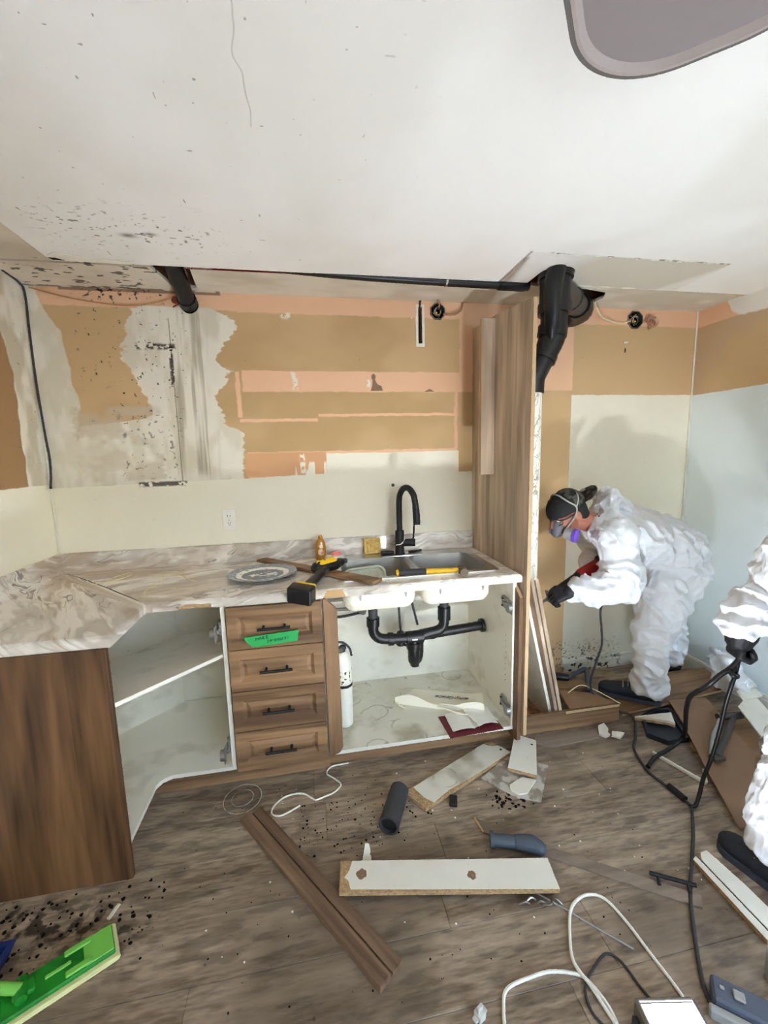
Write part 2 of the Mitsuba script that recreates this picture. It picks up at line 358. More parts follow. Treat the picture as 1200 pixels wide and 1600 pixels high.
struct('wall_left', box(-.10, 0, FRONT, 0, -.06, 2.6), 'mat_wall_left')
struct('wall_right', box(W, W + .1, FRONT, 0, -.06, 2.6), 'mat_wall_right')
# the unseen wall behind the camera; its window is added for fill daylight
PANES = ((1.70, 2.33), (2.37, 2.97), (3.01, 3.60))
wf = cut(box(-.1, W + .1, FRONT - .12, FRONT, -.06, 2.6), box(1.65, 3.65, FRONT - .3, FRONT + .1, .45, 2.15))
struct('wall_front', wf, 'mat_white_paint')
struct('added_window_1', cut(box(1.63, 3.67, FRONT - .09, FRONT - .03, .43, 2.17), *[box(a, b, FRONT - 1, FRONT + 1, .50, 2.10) for a, b in PANES]), 'mat_trim')
scene['mat_pane'] = {'type': 'thindielectric', 'int_ior': 1.5, 'ext_ior': 1.0}
for a, b in PANES:
    put('added_window_1__pane', (np.array([[a, FRONT - .06, .5], [b, FRONT - .06, .5], [b, FRONT - .06, 2.1], [a, FRONT - .06, 2.1]]), np.array([[0, 1, 2], [0, 2, 3]])), 'mat_pane')
# ceiling: main sheet, the strips that the removed bulkhead left, dark space above
CZ = 2.325
pipehole = shapely.geometry.Point(2.525, -.43).buffer(.085).union(SB(2.44, 2.60, -.43, -.29))
main = sg.Polygon([(.29, FRONT), (W, FRONT), (W, -.307), (.30, -.307), (.285, -.345)]).difference(pipehole)
struct('ceiling', prism(main, CZ, CZ + .016), 'mat_ceiling')
strip = sg.Polygon([(0, -.27), (.66, -.272), (.675, -.17), (.69, -.05), (.80, -.05), (.825, -.27), (2.60, -.272), (2.78, -.235), (2.83, -.03), (2.97, -.03), (2.99, -.16), (2.95, -.23), (2.76, -.272), (W, -.272), (W, 0), (0, 0)]).buffer(0)
put('ceiling__bulkhead_strip', prism(strip, CZ + .006, CZ + .020), 'mat_strip')
put('ceiling__bulkhead_strip', prism([(0, FRONT), (.286, FRONT), (.283, -.9), (.287, -.6), (.283, -.35), (.30, -.30), (.66, -.302), (.66, -.275), (0, -.275)], CZ + .010, CZ + .022), 'mat_strip')
put('ceiling__bulkhead_strip', prism(SB(2.62, W, -.309, -.271), CZ + .003, CZ + .016), 'mat_strip')
put('ceiling__edge_tape', box(.83, 1.20, -.2735, -.2718, CZ + .005, CZ + .021), 'mat_edge_tape') if 0 else None
put('wall_back__torn_paper', prism_y([(1.672, 1.842), (1.742, 1.842), (1.735, 1.868), (1.712, 1.878), (1.700, 1.90), (1.703, 1.925), (1.692, 1.936), (1.680, 1.928), (1.678, 1.912), (1.686, 1.90), (1.682, 1.87)], -.0006, 0), 'mat_masonite')
put('wall_back__torn_paper', prism_y([(1.985, 1.838), (2.042, 1.838), (2.03, 1.848), (2.016, 1.852), (2.0, 1.846)], -.0006, 0), 'mat_masonite')
put('wall_back__torn_paper', prism_y([(1.648, 1.868), (1.668, 1.862), (1.674, 1.885), (1.664, 1.905), (1.652, 1.90), (1.66, 1.885)], -.0005, 0), 'mat_white_paint')
mat('mat_edge_tape', s(120, 26, 34), .6)
tape = put('ceiling__edge_tape', box(.815, 1.42, -.2745, -.2722, CZ + .0062, CZ + .0198), 'mat_edge_tape', label='dark red drywall edge tape with pale lettering')
tx = meshkit.text_mesh('GYPSUM BOARD', .0105, .0006, bold=True)
tx = mv(tx, (.805, -.2746, CZ + .0078), rx=90)
put('ceiling__edge_tape__lettering', tx, 'mat_white_board')
struct('ceiling_void', cat(box(-.1, W + .1, FRONT, .1, 2.52, 2.56), box(-.1, W + .1, -.9, -.88, CZ + .02, 2.53)), 'mat_void')
# flaking paint along the patch
def flakes(k, mat_, pts, size, seed, z):
    rg = random.Random(seed); ms = []
    for (x, y) in pts:
        a = rg.random() * 3; r = size * (.5 + rg.random())
        ms.append(prism([(x + r * math.cos(a + t) * (.6 + .6 * rg.random()), y + .45 * r * math.sin(a + t) * (.6 + .6 * rg.random())) for t in (0, .9, 2, 3.1, 4.2, 5.3)], z, z + .0012))
    return cat(*ms)
rg = random.Random(5)
put('ceiling__flaking_paint', flakes(0, 0, [(2.36 + .9 * i / 26 + rg.uniform(-.01, .01), -.628 + rg.uniform(-.006, .006)) for i in range(27)], .014, 3, CZ - .0014), 'mat_white_paint', kind='stuff')
put('ceiling__flaking_paint', cat(*[prism([(x + .05 * math.cos(a) * (.7 + .5 * ((k * 7 + i * 3) % 5) / 5), -.316 + .011 * math.sin(a) * (.6 + .7 * ((k * 5 + i) % 4) / 4)) for k, a in enumerate(np.arange(0, 6.2, .5))], CZ - .0015, CZ - .0003) for i, x in enumerate((2.76, 2.88, 3.02))]), 'mat_white_paint', kind='stuff')
put('ceiling__peeled_edge', prism([(.30, -.36), (.34, -.39), (.46, -.345), (.62, -.335), (.60, -.312), (.44, -.318), (.36, -.315)], CZ - .004, CZ - .001), 'mat_white_paint')
# corner trims, baseboards
def baseboard(name, p0, p1, nrm):
    prof = [(0, 0), (.012, 0), (.012, .062), (.010, .068), (.010, .078), (.006, .09), (0, .092)]
    d = np.array(p1) - np.array(p0); L = np.linalg.norm(d); d /= L
    m = prism(prof, 0, L); v = m.vertices
    m.vertices = np.array(p0) + v[:, :1] * np.array(nrm) + v[:, 1:2] * np.array([0, 0, 1.]) + v[:, 2:3] * d
    m.fix_normals()
    struct(name, m, 'mat_baseboard')
mat('mat_baseboard', proc(lambda p, n, uv: mix(s(222, 219, 204), s(58, 48, 38), smoothstep(.52, .62, fbm(p.x * 40, p.z * 40, p.y * 40, 3)) * rect(p.x, p.z, 2.9, 3.35, -.1, .2, .04))), .5)
baseboard('baseboard_back', (2.925, 0, 0), (W, 0, 0), (0, -1, 0))
baseboard('baseboard_right', (W, 0, 0), (W, -3.9, 0), (-1, 0, 0))
struct('trim_1', tube([(.006, -.006, 1.02), (.006, -.006, 2.33)], .005, 6, 0), 'mat_white_paint')
struct('trim_2', tube([(W - .006, -.006, .05), (W - .006, -.006, 2.33)], .005, 6, 0), 'mat_white_paint')

# ---------------------------------------------------------------- countertop, with the sink cut-out and two broken spots on its front edge
poly = sg.Polygon([(.002, -.002), (2.276, -.002), (2.276, -.635), (.635, -.635), (.635, -.945), (.002, -.945)])
def rounded_slab(poly, z0, z1, r=.012):
    m = union([mf(prism(poly, z0, z1 - r))] + [mf(prism(poly.buffer(-d).buffer(0), z0, z1 - r + h)) for d, h in ((r * .08, r * .38), (r * .3, r * .72), (r * .62, r * .92), (r, r))])
    return m
ct = rounded_slab(poly, .872, .91)
ct = ct - mf(box(1.43, 2.19, -.53, -.10, .8, 1.0))
chip1 = mf(prism_y([(.752, .86), (.885, .86), (.884, .889), (.868, .893), (.85, .890), (.82, .893), (.785, .894), (.77, .887), (.757, .881)], -.66, -.617))
chip2 = mf(prism_y([(1.338, .86), (1.448, .86), (1.43, .905), (1.36, .903)], -.66, -.626))
top = thing('countertop', 'L-shaped marble-pattern laminate countertop with chipped front edge over the base cabinets', 'countertop')
put(top + '__slab', tm(ct - chip1 - chip2), 'mat_marble')
put(top + '__broken_edge', prism_y([(.75, .8722), (.886, .8722), (.884, .890), (.868, .894), (.82, .895), (.785, .895), (.757, .883)], -.625, -.614), 'mat_particle', label='raw chipped particleboard on the front edge')
put(top + '__broken_edge', prism_y([(1.337, .8722), (1.449, .8722), (1.432, .906), (1.36, .904)], -.634, -.622), 'mat_tan_chip')
put(top + '__backsplash', tm(rounded_slab(SB(.02, 2.276, -.022, -.002), .91, 1.012, .006)), 'mat_marble')
put(top + '__backsplash', tm(rounded_slab(SB(.002, .022, -.945, -.002), .91, 1.012, .006)), 'mat_marble')
put(top + '__mitre_seam', tube([(.03, -.03, .9103), (.157, -.143, .9105), (.36, -.345, .9105), (.554, -.547, .9105), (.632, -.632, .909)], [.0004, .0016, .0018, .0014, .0008], 6, 0), 'mat_void')

# ---------------------------------------------------------------- corner cabinet
cc = thing('corner_cabinet', 'open doorless corner base cabinet with tilted shelf beside the drawers', 'cabinet')
FR = [(.022, -.545), (.545, -.022), (.912, -.022), (.912, -.608), (.66, -.608), (.625, -.625), (.608, -.66), (.608, -.912), (.022, -.912)]
put(cc + '__bottom', prism(FR, .102, .120), 'mat_white_board')
put(cc + '__side_panel', box(.912, .929, -.608, -.005, .102, .870, .001), 'mat_white_board')
put(cc + '__side_panel', box(.022, .610, -.931, -.913, .102, .870, .001), 'mat_white_board')
put(cc + '__end_panel', box(.002, .622, -.953, -.932, 0, .871, .0015), 'mat_wood_dim_lit', label='brown wood-look end panel')
put(cc + '__back_panel', box(.545, .912, -.02, -.008, .12, .870), 'mat_white_board')
put(cc + '__back_panel', mv(box(-.375, .375, -.006, .006, .12, .870), (.279, -.288, 0), rz=45), 'mat_white_board')
put(cc + '__back_panel', box(.008, .02, -.913, -.545, .12, .870), 'mat_white_board')
# the shelf has dropped at the back: tilted about its diagonal front edge
sh = prism([(.045, -.560), (.560, -.045), (.908, -.045), (.908, -.604), (.604, -.908), (.045, -.908)], -.016, 0)
v = sh.vertices.copy()
sh.vertices = np.stack([v[:, 0], v[:, 1], v[:, 2] + .650 - .20 * np.maximum(0, (1.512 - (v[:, 0] - v[:, 1])) / math.sqrt(2))], 1)
put(cc + '__shelf', sh, 'mat_white_board')
put(cc + '__toe_kick', box(.548, .93, -.555, -.535, 0, .101), 'mat_wood_flat')
put(cc + '__toe_kick', box(.530, .548, -.93, -.535, 0, .101), 'mat_wood_flat')
put(cc + '__edge_band', box(.9115, .9295, -.6105, -.6085, .103, .869), 'mat_white_paint')
put(cc + '__edge_band', prism(sg.LineString([(.912, -.609), (.66, -.609), (.625, -.626), (.608, -.66), (.608, -.912)]).buffer(.0018, cap_style=2), .1025, .1195), 'mat_white_paint')
put(cc + '__edge_band', box(.6085, .612, -.9312, -.913, .103, .869), 'mat_white_paint')
def hinge(parent, loc, rz, label=None):
    def mv(mesh, loc, rz=0):
        m = mesh.copy(); m.apply_scale(1.35); m.apply_transform(rotm(rz, [0, 0, 1])); m.apply_translation(loc); return m
    h = put(parent + '__hinge', mv(cat(box(-.006, .006, -.04, .0, -.022, .022, .003), box(-.012, .002, -.065, -.02, -.007, .007, .002)), loc, rz=rz), 'mat_zinc', label=label)
    put(h + '__cup', mv(cat(cyl((-.02, -.075, 0), (-.006, -.075, 0), .0175, 18), box(-.008, -.004, -.088, -.06, -.025, .025, .001)), loc, rz=rz), 'mat_zinc')
    put(h + '__screw', mv(cat(cyl((-.010, -.012, .014), (-.005, -.012, .014), .004, 10), cyl((-.010, -.012, -.014), (-.005, -.012, -.014), .004, 10)), loc, rz=rz), 'mat_dark_grey')
hinge(cc, (.905, -.555, .765), 0, 'metal hinge left without its door')
hinge(cc, (.905, -.555, .215), 0, 'metal hinge left without its door')

# ---------------------------------------------------------------- drawer unit
du = thing('drawer_cabinet', 'brown wood-look base cabinet of four drawers with black bar handles', 'cabinet')
put(du + '__body', cat(box(.931, .947, -.606, -.005, .102, .868), box(1.326, 1.342, -.606, -.005, .102, .868), box(.947, 1.326, -.606, -.02, .102, .118), box(.947, 1.326, -.02, -.008, .118, .868), box(.947, 1.326, -.606, -.50, .850, .868)), 'mat_white_board')
put(du + '__toe_kick', box(.931, 1.344, -.555, -.537, 0, .101), 'mat_wood_flat')
def drawer_front(z0, z1):
    d = put(du + '__drawer', box(.9425, 1.3325, -.607, -.30, z0 + .03, z1 - .03), 'mat_white_board')
    x0, x1 = .935, 1.335
    ys = -.628
    fr = mf(box(x0, x1, ys, -.608, z0, z1, .002))
    w = .046
    # sloped recess of the shaker frame, then the flat panel with its own small step
    def frus(a, b, ya, yb):
        return hull(mf(box(x0 + a, x1 - a, ya - .0005, ya, z0 + a, z1 - a)), mf(box(x0 + b, x1 - b, yb, yb + .0005, z0 + b, z1 - b)))
    fr = fr - frus(w - .004, w + .010, ys, ys + .012)
    put(d + '__front', tm(fr), 'mat_wood_flat')
    put(d + '__panel', tm(frus(w + .028, w + .014, ys + .0055, ys + .0122)), 'mat_wood_flat')
    zc = (z0 + z1) / 2
    xc = 1.131
    put(d + '__handle', cat(cyl((xc - .068, ys - .030, zc), (xc + .068, ys - .030, zc), .0062, 14), cyl((xc - .044, ys + .010, zc), (xc - .044, ys - .029, zc), .0052, 12), cyl((xc + .044, ys + .010, zc), (xc + .044, ys - .029, zc), .0052, 12)), 'mat_black_matte', 30, label='black bar handle')
    return d
for z0, z1 in ((.671, .860), (.480, .668), (.291, .477), (.100, .288)):
    drawer_front(z0, z1)
mat('mat_green_tape', s(38, 152, 78), .5)
tp = thing('masking_tape', 'green tape strip with handwriting stuck on the top drawer front', 'tape')
put(tp + '__strip', prism_y([(1.000, .7255), (1.234, .7385), (1.232, .727), (1.226, .690), (1.075, .679), (1.035, .680), (1.027, .690), (1.012, .706)], -.6305, -.6288), 'mat_green_tape')
ST = {'M': [[(0, 0), (.1, 1), (.45, .3), (.8, 1), (.9, 0)]], 'O': [[(.4, 1), (.05, .5), (.4, 0), (.8, .5), (.4, 1)]], 'R': [[(0, 0), (.05, 1), (.6, .85), (.1, .5), (.7, 0)]],
      'E': [[(.7, 1), (0, 1), (0, 0), (.7, 0)], [(0, .5), (.55, .52)]], 'S': [[(.7, .95), (.1, .8), (.6, .4), (.05, .03)]], 'P': [[(0, -.1), (.05, 1), (.7, .8), (.1, .45)]],
      'N': [[(0, 0), (.05, 1), (.65, 0), (.7, 1)]], '!': [[(.2, 1), (.1, .3)], [(.08, .08), (.06, 0)]]}
def hand(text, x, z, h, adv, y, slope, r):
    ms = []
    for i, ch in enumerate(text):
        for st in ST.get(ch, []):
            ms.append(tube([(x + i * adv + a * adv * .85, y, z + b * h + slope * i * adv) for a, b in st], r, 6, 0))
    return cat(*ms)
mat('mat_ink', s(16, 30, 22), .7)
put(tp + '__handwriting', cat(hand('MORE', 1.052, .7085, .0125, .0145, -.6306, .10, .0016), hand('SPOONS!', 1.098, .6935, .0125, .0145, -.6306, .10, .0016)), 'mat_ink')

# ---------------------------------------------------------------- sink cabinet
sc = thing('sink_cabinet', 'white sink base cabinet standing open under the double sink', 'cabinet')
put(sc + '__bottom', box(1.360, 2.245, -.606, -.02, .102, .120, .001), 'mat_dirty_board')
put(sc + '__edge_band', box(1.360, 2.262, -.6085, -.6065, .1025, .1195), 'mat_white_paint')
put(sc + '__side_panel', box(1.345, 1.360, -.606, -.02, .102, .868), 'mat_white_board')
put(sc + '__side_panel', box(2.245, 2.262, -.606, -.02, .102, .868), 'mat_white_board')
put(sc + '__back_panel', box(1.360, 2.245, -.030, -.018, .120, .868), 'mat_white_board')
put(sc + '__toe_kick', box(1.345, 2.30, -.530, -.512, 0, .101), 'mat_wood_flat')
put(sc + '__top_rail', box(1.36, 2.245, -.606, -.590, .862, .870), 'mat_white_paint')
put(sc + '__door_stile', prism_y([(1.343, .866), (1.352, .866), (1.402, .815), (1.405, .155), (1.392, .130), (1.352, .112), (1.343, .112)], -.630, -.609), 'mat_wood_vertical', label='mitred wood-look door stile left on the hinge side')
# the other stile still hangs on its hinges, swung open
st = prism_y([(0, .860), (.012, .860), (.075, .800), (.078, .07), (.06, .062), (0, .062)], -.010, .010)
st = mv(st, (0, 0, 0), rz=-86)
rs = put(sc + '__door_stile', mv(st, (2.262, -.572, 0)), 'mat_wood_vertical', label='mitred wood-look door stile swung open on hinges')
put(rs + '__raw_edge', mv(mv(prism_y([(.012, .861), (.075, .801), (.075, .7995), (.012, .8595)], -.008, .008), rz=-86), (2.262, -.572, 0.001)), 'mat_wood_edge')
hinge(sc, (2.237, -.515, .745), 0, 'metal door hinge')
hinge(sc, (2.237, -.515, .215), 0, 'metal door hinge')
for z in (.33, .36, .39, .42, .45, .48, .51, .54, .57):
    put(sc + '__peg_hole', mv(lathe([(0, 0), (.0028, 0), (.0028, .0008), (0, .0008)], n=8), (2.2452, -.54, z), ry=-90), 'mat_dark_grey')

# ---------------------------------------------------------------- tall panel beside the sink
tpn = thing('tall_panel', 'tall wood-look refrigerator side panel rising from the countertop', 'panel')
put(tpn + '__panel', prism_x([(-.002, .60), (-.002, 2.19), (-.30, 2.172), (-.672, 2.128), (-.668, .105), (-.45, .105), (-.45, .60)], 2.278, 2.296), 'mat_wood_cool_lit')
put(tpn + '__edge_band', prism_x([(-.673, 2.127), (-.669, .106), (-.6702, .106), (-.6742, 2.128)], 2.2785, 2.2955), 'mat_wood_edge', label='pale edge strip')
put(tpn + '__filler_strip', box(2.204, 2.277, -.306, -.290, 1.366, 2.155, .001), 'mat_wood_cool_lit', label='short scribe strip standing proud of the panel')
put(tpn + '__filler_edge', box(2.2025, 2.2038, -.306, -.290, 1.367, 2.154), 'mat_wood_edge')
# two loose stiles and a white board leaning on the panel
g = 'mitred door stiles leaning on the tall panel'
lp = thing('white_board', 'white-faced cabinet board leaning against the tall panel beside the sink cabinet', 'board')
def slab_from(pts, thick):
    P = np.array(pts, float)
    if np.cross(P[1] - P[0], P[2] - P[0])[2] < 0:
        P = P[::-1]
    c0 = P[0]; ex = (P[1] - P[0]) / np.linalg.norm(P[1] - P[0]); ez = np.cross(P[1] - P[0], P[2] - P[0]); ez /= np.linalg.norm(ez); ey = np.cross(ez, ex)
    q = np.stack([(P - c0) @ ex, (P - c0) @ ey], 1)
    m = prism(q, 0, thick); v = m.vertices
    m.vertices = c0 + v[:, :1] * ex + v[:, 1:2] * ey + v[:, 2:3] * ez
    m.fix_normals()
    return m
put(lp + '__panel', slab_from([(2.548, -.481, .002), (2.318, -.562, .83), (2.318, -.16, .83), (2.548, -.08, .002)], .016), 'mat_white_board')
put(lp + '__edge_band', slab_from([(2.548, -.4825, .002), (2.318, -.5635, .83), (2.318, -.5622, .83), (2.548, -.4812, .002)], .016), 'mat_white_paint')
for i, (dx, dy) in enumerate(((.022, -.012), (.043, -.020))):
    ls = thing('door_stile', ('mitred wood-look door stile leaning against the white board, touching it', 'mitred wood-look door stile leaning outermost beside the white board')[i], 'door stile', g)
    b, t = np.array([2.553 + dx, -.487 + dy, .002]), np.array([2.322 + dx, -.575 + dy, .865])
    up = (t - b) / np.linalg.norm(t - b)
    wd = np.array([0, 1, 0]) - up * up[1]; wd /= np.linalg.norm(wd)
    put(ls + '__body', slab_from([b, t, t - up * .07 + wd * .072, b + up * .07 + wd * .072], .017), 'mat_wood_cool_lit')
    put(ls + '__raw_mitre', slab_from([t + up * .0008, t - up * .07 + wd * .0721 + up * .0008, t - up * .07 + wd * .0721, t], .0168), 'mat_wood_edge')

# ---------------------------------------------------------------- sink
sk = thing('double_sink', 'double-bowl stainless steel drop-in sink in the marble-pattern countertop', 'sink')
bowls = [(1.442, 1.792), (1.826, 2.176)]
rimm = mf(prism(SB(1.415, 2.208, -.548, -.078).buffer(-.03).buffer(.03), .9101, .9155))
for a, b in bowls:
    rimm = rimm - mf(prism(SB(a + .004, b - .004, -.518, -.158).buffer(-.05).buffer(.05), .8, 1.0))
put(sk + '__rim', tm(rimm), 'mat_steel')
mat('mat_sink_under', s(226, 220, 204), .5)
mat('mat_steel_basin', s(188, 186, 180), .5, metal=.85)
BZ = .742
for i, (a, b) in enumerate(bowls):
    inner = rbox(a + .004, b - .004, -.520, -.155, BZ + .003, 1.1, .05, 24)
    mid = rbox(a + .0025, b - .0025, -.5215, -.1535, BZ + .0015, 1.1, .0515, 24)
    outer = rbox(a, b, -.524, -.151, BZ, 1.1, .054, 24)
    below = mf(box(0, 4, -2, 0, .5, .9148))
    bn = put(sk + '__basin', tm((mid - inner) ^ below), 'mat_steel_basin', 40)
    put(bn + '__underside', tm((outer - mid) ^ mf(box(0, 4, -2, 0, .5, .9095))), 'mat_sink_under', 40, label='white coated underside')
    cx = (a + b) / 2
    put(bn + '__drain', lathe([(0, .001), (.02, .001), (.035, .003), (.043, .006), (.045, .004)], (cx, -.33, BZ + .003)), 'mat_zinc', 40)
    for xx in (a + .075, b - .06):
        c = put(sk + '__mounting_clip', cat(box(xx - .008, xx + .008, -.548, -.5245, .858, .902, .002), box(xx - .005, xx + .005, -.552, -.546, .828, .862, .001), cyl((xx, -.549, .818), (xx, -.549, .87), .0035, 10)), 'mat_zinc')
# ---------------------------------------------------------------- drain assembly under the sink
dp = thing('drain_pipes', 'black plastic sink drain pipes with trap inside the sink cabinet', 'drain pipe')
def pipe(parent, name, pts, r, hubs=(), m='mat_black_plastic', n=20, sm=8):
    k = put(parent + '__' + name, tube(pts, r, n, sm), m, 40)
    for p0, p1, rr in hubs:
        put(k + '__collar', cyl(p0, p1, rr, n), m, 40)
    return k
cl, cr = 1.600, 1.985
py_ = -.345
pipe(dp, 'tailpiece', [(cl, py_, .745), (cl, py_, .62)], .024, m='mat_dark_grey')
pipe(dp, 'tailpiece', [(cr, py_, .745), (cr, py_, .66)], .024, m='mat_dark_grey')
pipe(dp, 'elbow', [(cl, py_, .64), (cl, py_, .58), (cl + .012, py_, .548), (cl + .04, py_, .527), (cl + .09, py_, .520), (1.80, py_, .515)], .027, [((cl, py_, .60), (cl, py_, .645), .034), ((1.678, py_, .520), (1.705, py_, .519), .034)])
pipe(dp, 'elbow', [(cr, py_, .675), (cr, py_, .59), (cr - .012, py_, .556), (cr - .04, py_, .540), (cr - .09, py_, .532), (1.83, py_, .515)], .027, [((cr, py_, .60), (cr, py_, .67), .034)])
pipe(dp, 'tee', [(1.775, py_, .516), (1.865, py_, .518)], .034)
pipe(dp, 'trap', [(1.815, py_, .52), (1.815, py_, .43), (1.818, py_ + .012, .385), (1.833, py_ + .035, .372), (1.85, py_ + .055, .39), (1.853, py_ + .06, .45), (1.86, py_ + .07, .485), (1.90, py_ + .075, .492), (1.95, py_ + .075, .492)], .031, [((1.815, py_, .455), (1.815, py_, .49), .038), ((1.825, py_ + .02, .345), (1.825, py_ + .02, .38), .023)])
pipe(dp, 'outlet_pipe', [(1.93, py_ + .075, .490), (2.242, py_ + .075, .512)], .026, [((2.222, py_ + .075, .511), (2.242, py_ + .075, .512), .038)])
pipe(dp, 'air_vent', [(1.755, py_ + .05, .53), (1.755, py_ + .05, .455)], .020, [((1.755, py_ + .05, .46), (1.755, py_ + .05, .50), .025)])
put(dp + '__label', box(1.800, 1.830, py_ - .0352, py_ - .0335, .514, .522), 'mat_white_paint')
hs = thing('supply_hoses', 'dark faucet supply hoses hanging behind the drain pipes', 'hose')
put(hs + '__hose', tube([(1.765, -.2, .76), (1.766, -.22, .6), (1.77, -.24, .5), (1.785, -.26, .44), (1.80, -.25, .43)], .0065, 8), 'mat_dark_grey', 40)
put(hs + '__hose', tube([(1.825, -.19, .80), (1.845, -.19, .66), (1.875, -.2, .52)], .0065, 8), 'mat_dark_grey', 40)
vw = thing('water_valves', 'shut-off valves and water lines behind the fire extinguisher', 'valve')
mat('mat_hose_grey', s(122, 114, 104), .5)
put(vw + '__water_line', tube([(1.362, -.06, .655), (1.48, -.07, .66), (1.55, -.08, .665)], .010, 8), 'mat_hose_grey', 40)
put(vw + '__water_line', tube([(1.362, -.06, .60), (1.46, -.07, .60), (1.56, -.08, .605)], .010, 8), 'mat_hose_grey', 40)
put(vw + '__water_line', tube([(1.362, -.08, .56), (1.46, -.09, .565), (1.57, -.09, .58)], .008, 8), 'mat_dark_grey', 40)
put(vw + '__hose', tube([(1.50, -.2, .75), (1.50, -.2, .69), (1.53, -.15, .655), (1.57, -.12, .65)], .006, 8), 'mat_dark_grey', 40)
put(vw + '__hose', tube([(1.66, -.16, .74), (1.63, -.13, .70), (1.60, -.1, .665)], .006, 8), 'mat_dark_grey', 40)
for z in (.66, .60):
    put(vw + '__valve', cat(cyl((1.55, -.1, z), (1.595, -.1, z + .003), .016, 14), cyl((1.572, -.1, z), (1.572, -.135, z), .012, 12), mv(lathe([(0, 0), (.018, 0), (.018, .006), (0, .008)], n=12), (1.572, -.135, z), rx=90)), 'mat_zinc', 40)
# ---------------------------------------------------------------- fire extinguisher
fe = thing('fire_extinguisher', 'white fire extinguisher with black band standing in the sink cabinet', 'fire extinguisher')
ex, ey = 1.432, -.42
put(fe + '__cylinder', lathe([(0, .122), (.034, .122), (.040, .128), (.041, .14), (.041, .43), (.039, .46), (.030, .492), (.018, .508), (.014, .515), (0, .517)], (ex, ey, 0)), 'mat_white_paint', 50)
put(fe + '__band', lathe([(.0412, .338), (.0428, .338), (.0428, .352), (.0412, .352)], (ex, ey, 0)), 'mat_black_matte')
mat('mat_ext_label', proc(lambda p, n, uv: mix(s(226, 222, 206), s(70, 66, 58), smoothstep(.54, .60, fbm(p.x * 75, p.z * 75, p.y * 60, 3)))), .5)
put(fe + '__label', lathe([(.0413, .358), (.0418, .358), (.0418, .425), (.0413, .425)], (ex, ey, 0)), 'mat_ext_label', True)
put(fe + '__valve', cat(cyl((ex, ey, .512), (ex, ey, .545), .014, 14), cyl((ex - .02, ey - .012, .538), (ex + .014, ey + .005, .532), .010, 12)), 'mat_dark_grey', 40)
put(fe + '__lever', tube([(ex - .03, ey, .565), (ex + .0, ey, .562), (ex + .032, ey - .005, .535), (ex + .044, ey - .005, .49)], .0055, 8), 'mat_dark_grey', 40)
put(fe + '__gauge', cyl((ex - .01, ey - .016, .53), (ex - .012, ey - .026, .53), .012, 14), 'mat_zinc')
# ---------------------------------------------------------------- cloth bag and open booklet on the cabinet bottom
bg = thing('cloth_bag', 'cream fabric bag with upside-down script lying in the sink cabinet', 'bag')
mat('mat_bag', s(232, 226, 206), .85)
nx, ny = 46, 26
U, V = np.meshgrid(np.linspace(0, 1, nx), np.linspace(0, 1, ny))
c00, c10, c01, c11 = np.array([1.715, -.300]), np.array([2.15, -.50]), np.array([1.85, -.190]), np.array([2.215, -.335])
P = c00 * ((1 - U) * (1 - V))[..., None] + c10 * (U * (1 - V))[..., None] + c01 * ((1 - U) * V)[..., None] + c11 * (U * V)[..., None]
lift = .004 + .032 * np.exp(-((V) / .16) ** 2) * (1 + .8 * np.sin(U * 9)) * np.clip(1.15 - V, 0, 1) + .014 * np.exp(-((U - .52) / .12) ** 2) * np.exp(-(V / .3) ** 2) + .012 * np.exp(-((U - .98) / .10) ** 2)
lift += .004 * (meshkit.fbm(np.stack([U * 6, V * 5, U * 0], -1), 3, 2) - .5)
zz = .1215 + np.maximum(lift, .002)
topv = np.dstack([P, zz]).reshape(-1, 3)
botv = np.dstack([P, np.full_like(zz, .1206)]).reshape(-1, 3)
F = []
for j in range(ny - 1):
    for i in range(nx - 1):
        a = j * nx + i
        F += [[a, a + 1, a + nx + 1], [a, a + nx + 1, a + nx]]
N = nx * ny
F2 = [[a + N, c + N, b + N] for a, b, c in F]
edge = list(range(nx)) + [nx - 1 + nx * j for j in range(1, ny)] + [N - 1 - i for i in range(1, nx)] + [nx * j for j in range(ny - 2, 0, -1)]
SF = []
for a, b in zip(edge, edge[1:] + edge[:1]):
    SF += [[a, a + N, b + N], [a, b + N, b]]
put(bg + '__body', trimesh.Trimesh(np.vstack([topv, botv]), F + F2 + SF, process=False), 'mat_bag', 50)
tx = meshkit.text_mesh('amy·Grace', .026, .0008)
tx.vertices[:, 0] += tx.vertices[:, 1] * .35
tx.vertices[:, :2] -= tx.bounds.mean(0)[:2]
tx = mv(tx, (2.035, -.322, .1275), rz=180 - 21)
put(bg + '__lettering', tx, 'mat_dark_grey')
put(bg + '__drawstring', tube([(1.93, -.40, .136), (1.96, -.45, .150), (2.02, -.50, .146), (2.06, -.50, .14), (2.05, -.46, .146), (1.99, -.43, .156), (1.94, -.40, .15)], .004, 6), 'mat_bag', 40)
put(bg + '__drawstring', tube([(1.725, -.30, .13), (1.735, -.335, .126), (1.76, -.36, .125)], .004, 6), 'mat_bag', 40)
mat('mat_maroon', s(98, 32, 40), .6)
bk = thing('open_booklet', 'open maroon booklet with white pages at the front of the sink cabinet', 'booklet')
put(bk + '__cover', mv(box(-.14, .14, -.085, .085, 0, .004, .001), (2.055, -.545, .1208), rz=3), 'mat_maroon')
def page(x0, x1, y0, y1, z0, h, ph):
    n = 12; u = np.linspace(0, 1, n)
    x = x0 + (x1 - x0) * u
    z = z0 + h * np.sin(np.pi * (u * .85 + ph)) 
    poly = sg.Polygon(list(zip(x, z + .0012)) + list(zip(x[::-1], z[::-1])))
    return prism_y(list(poly.exterior.coords), y0, y1)
put(bk + '__page', page(1.945, 2.06, -.603, -.465, .127, .010, .05), 'mat_white_paint')
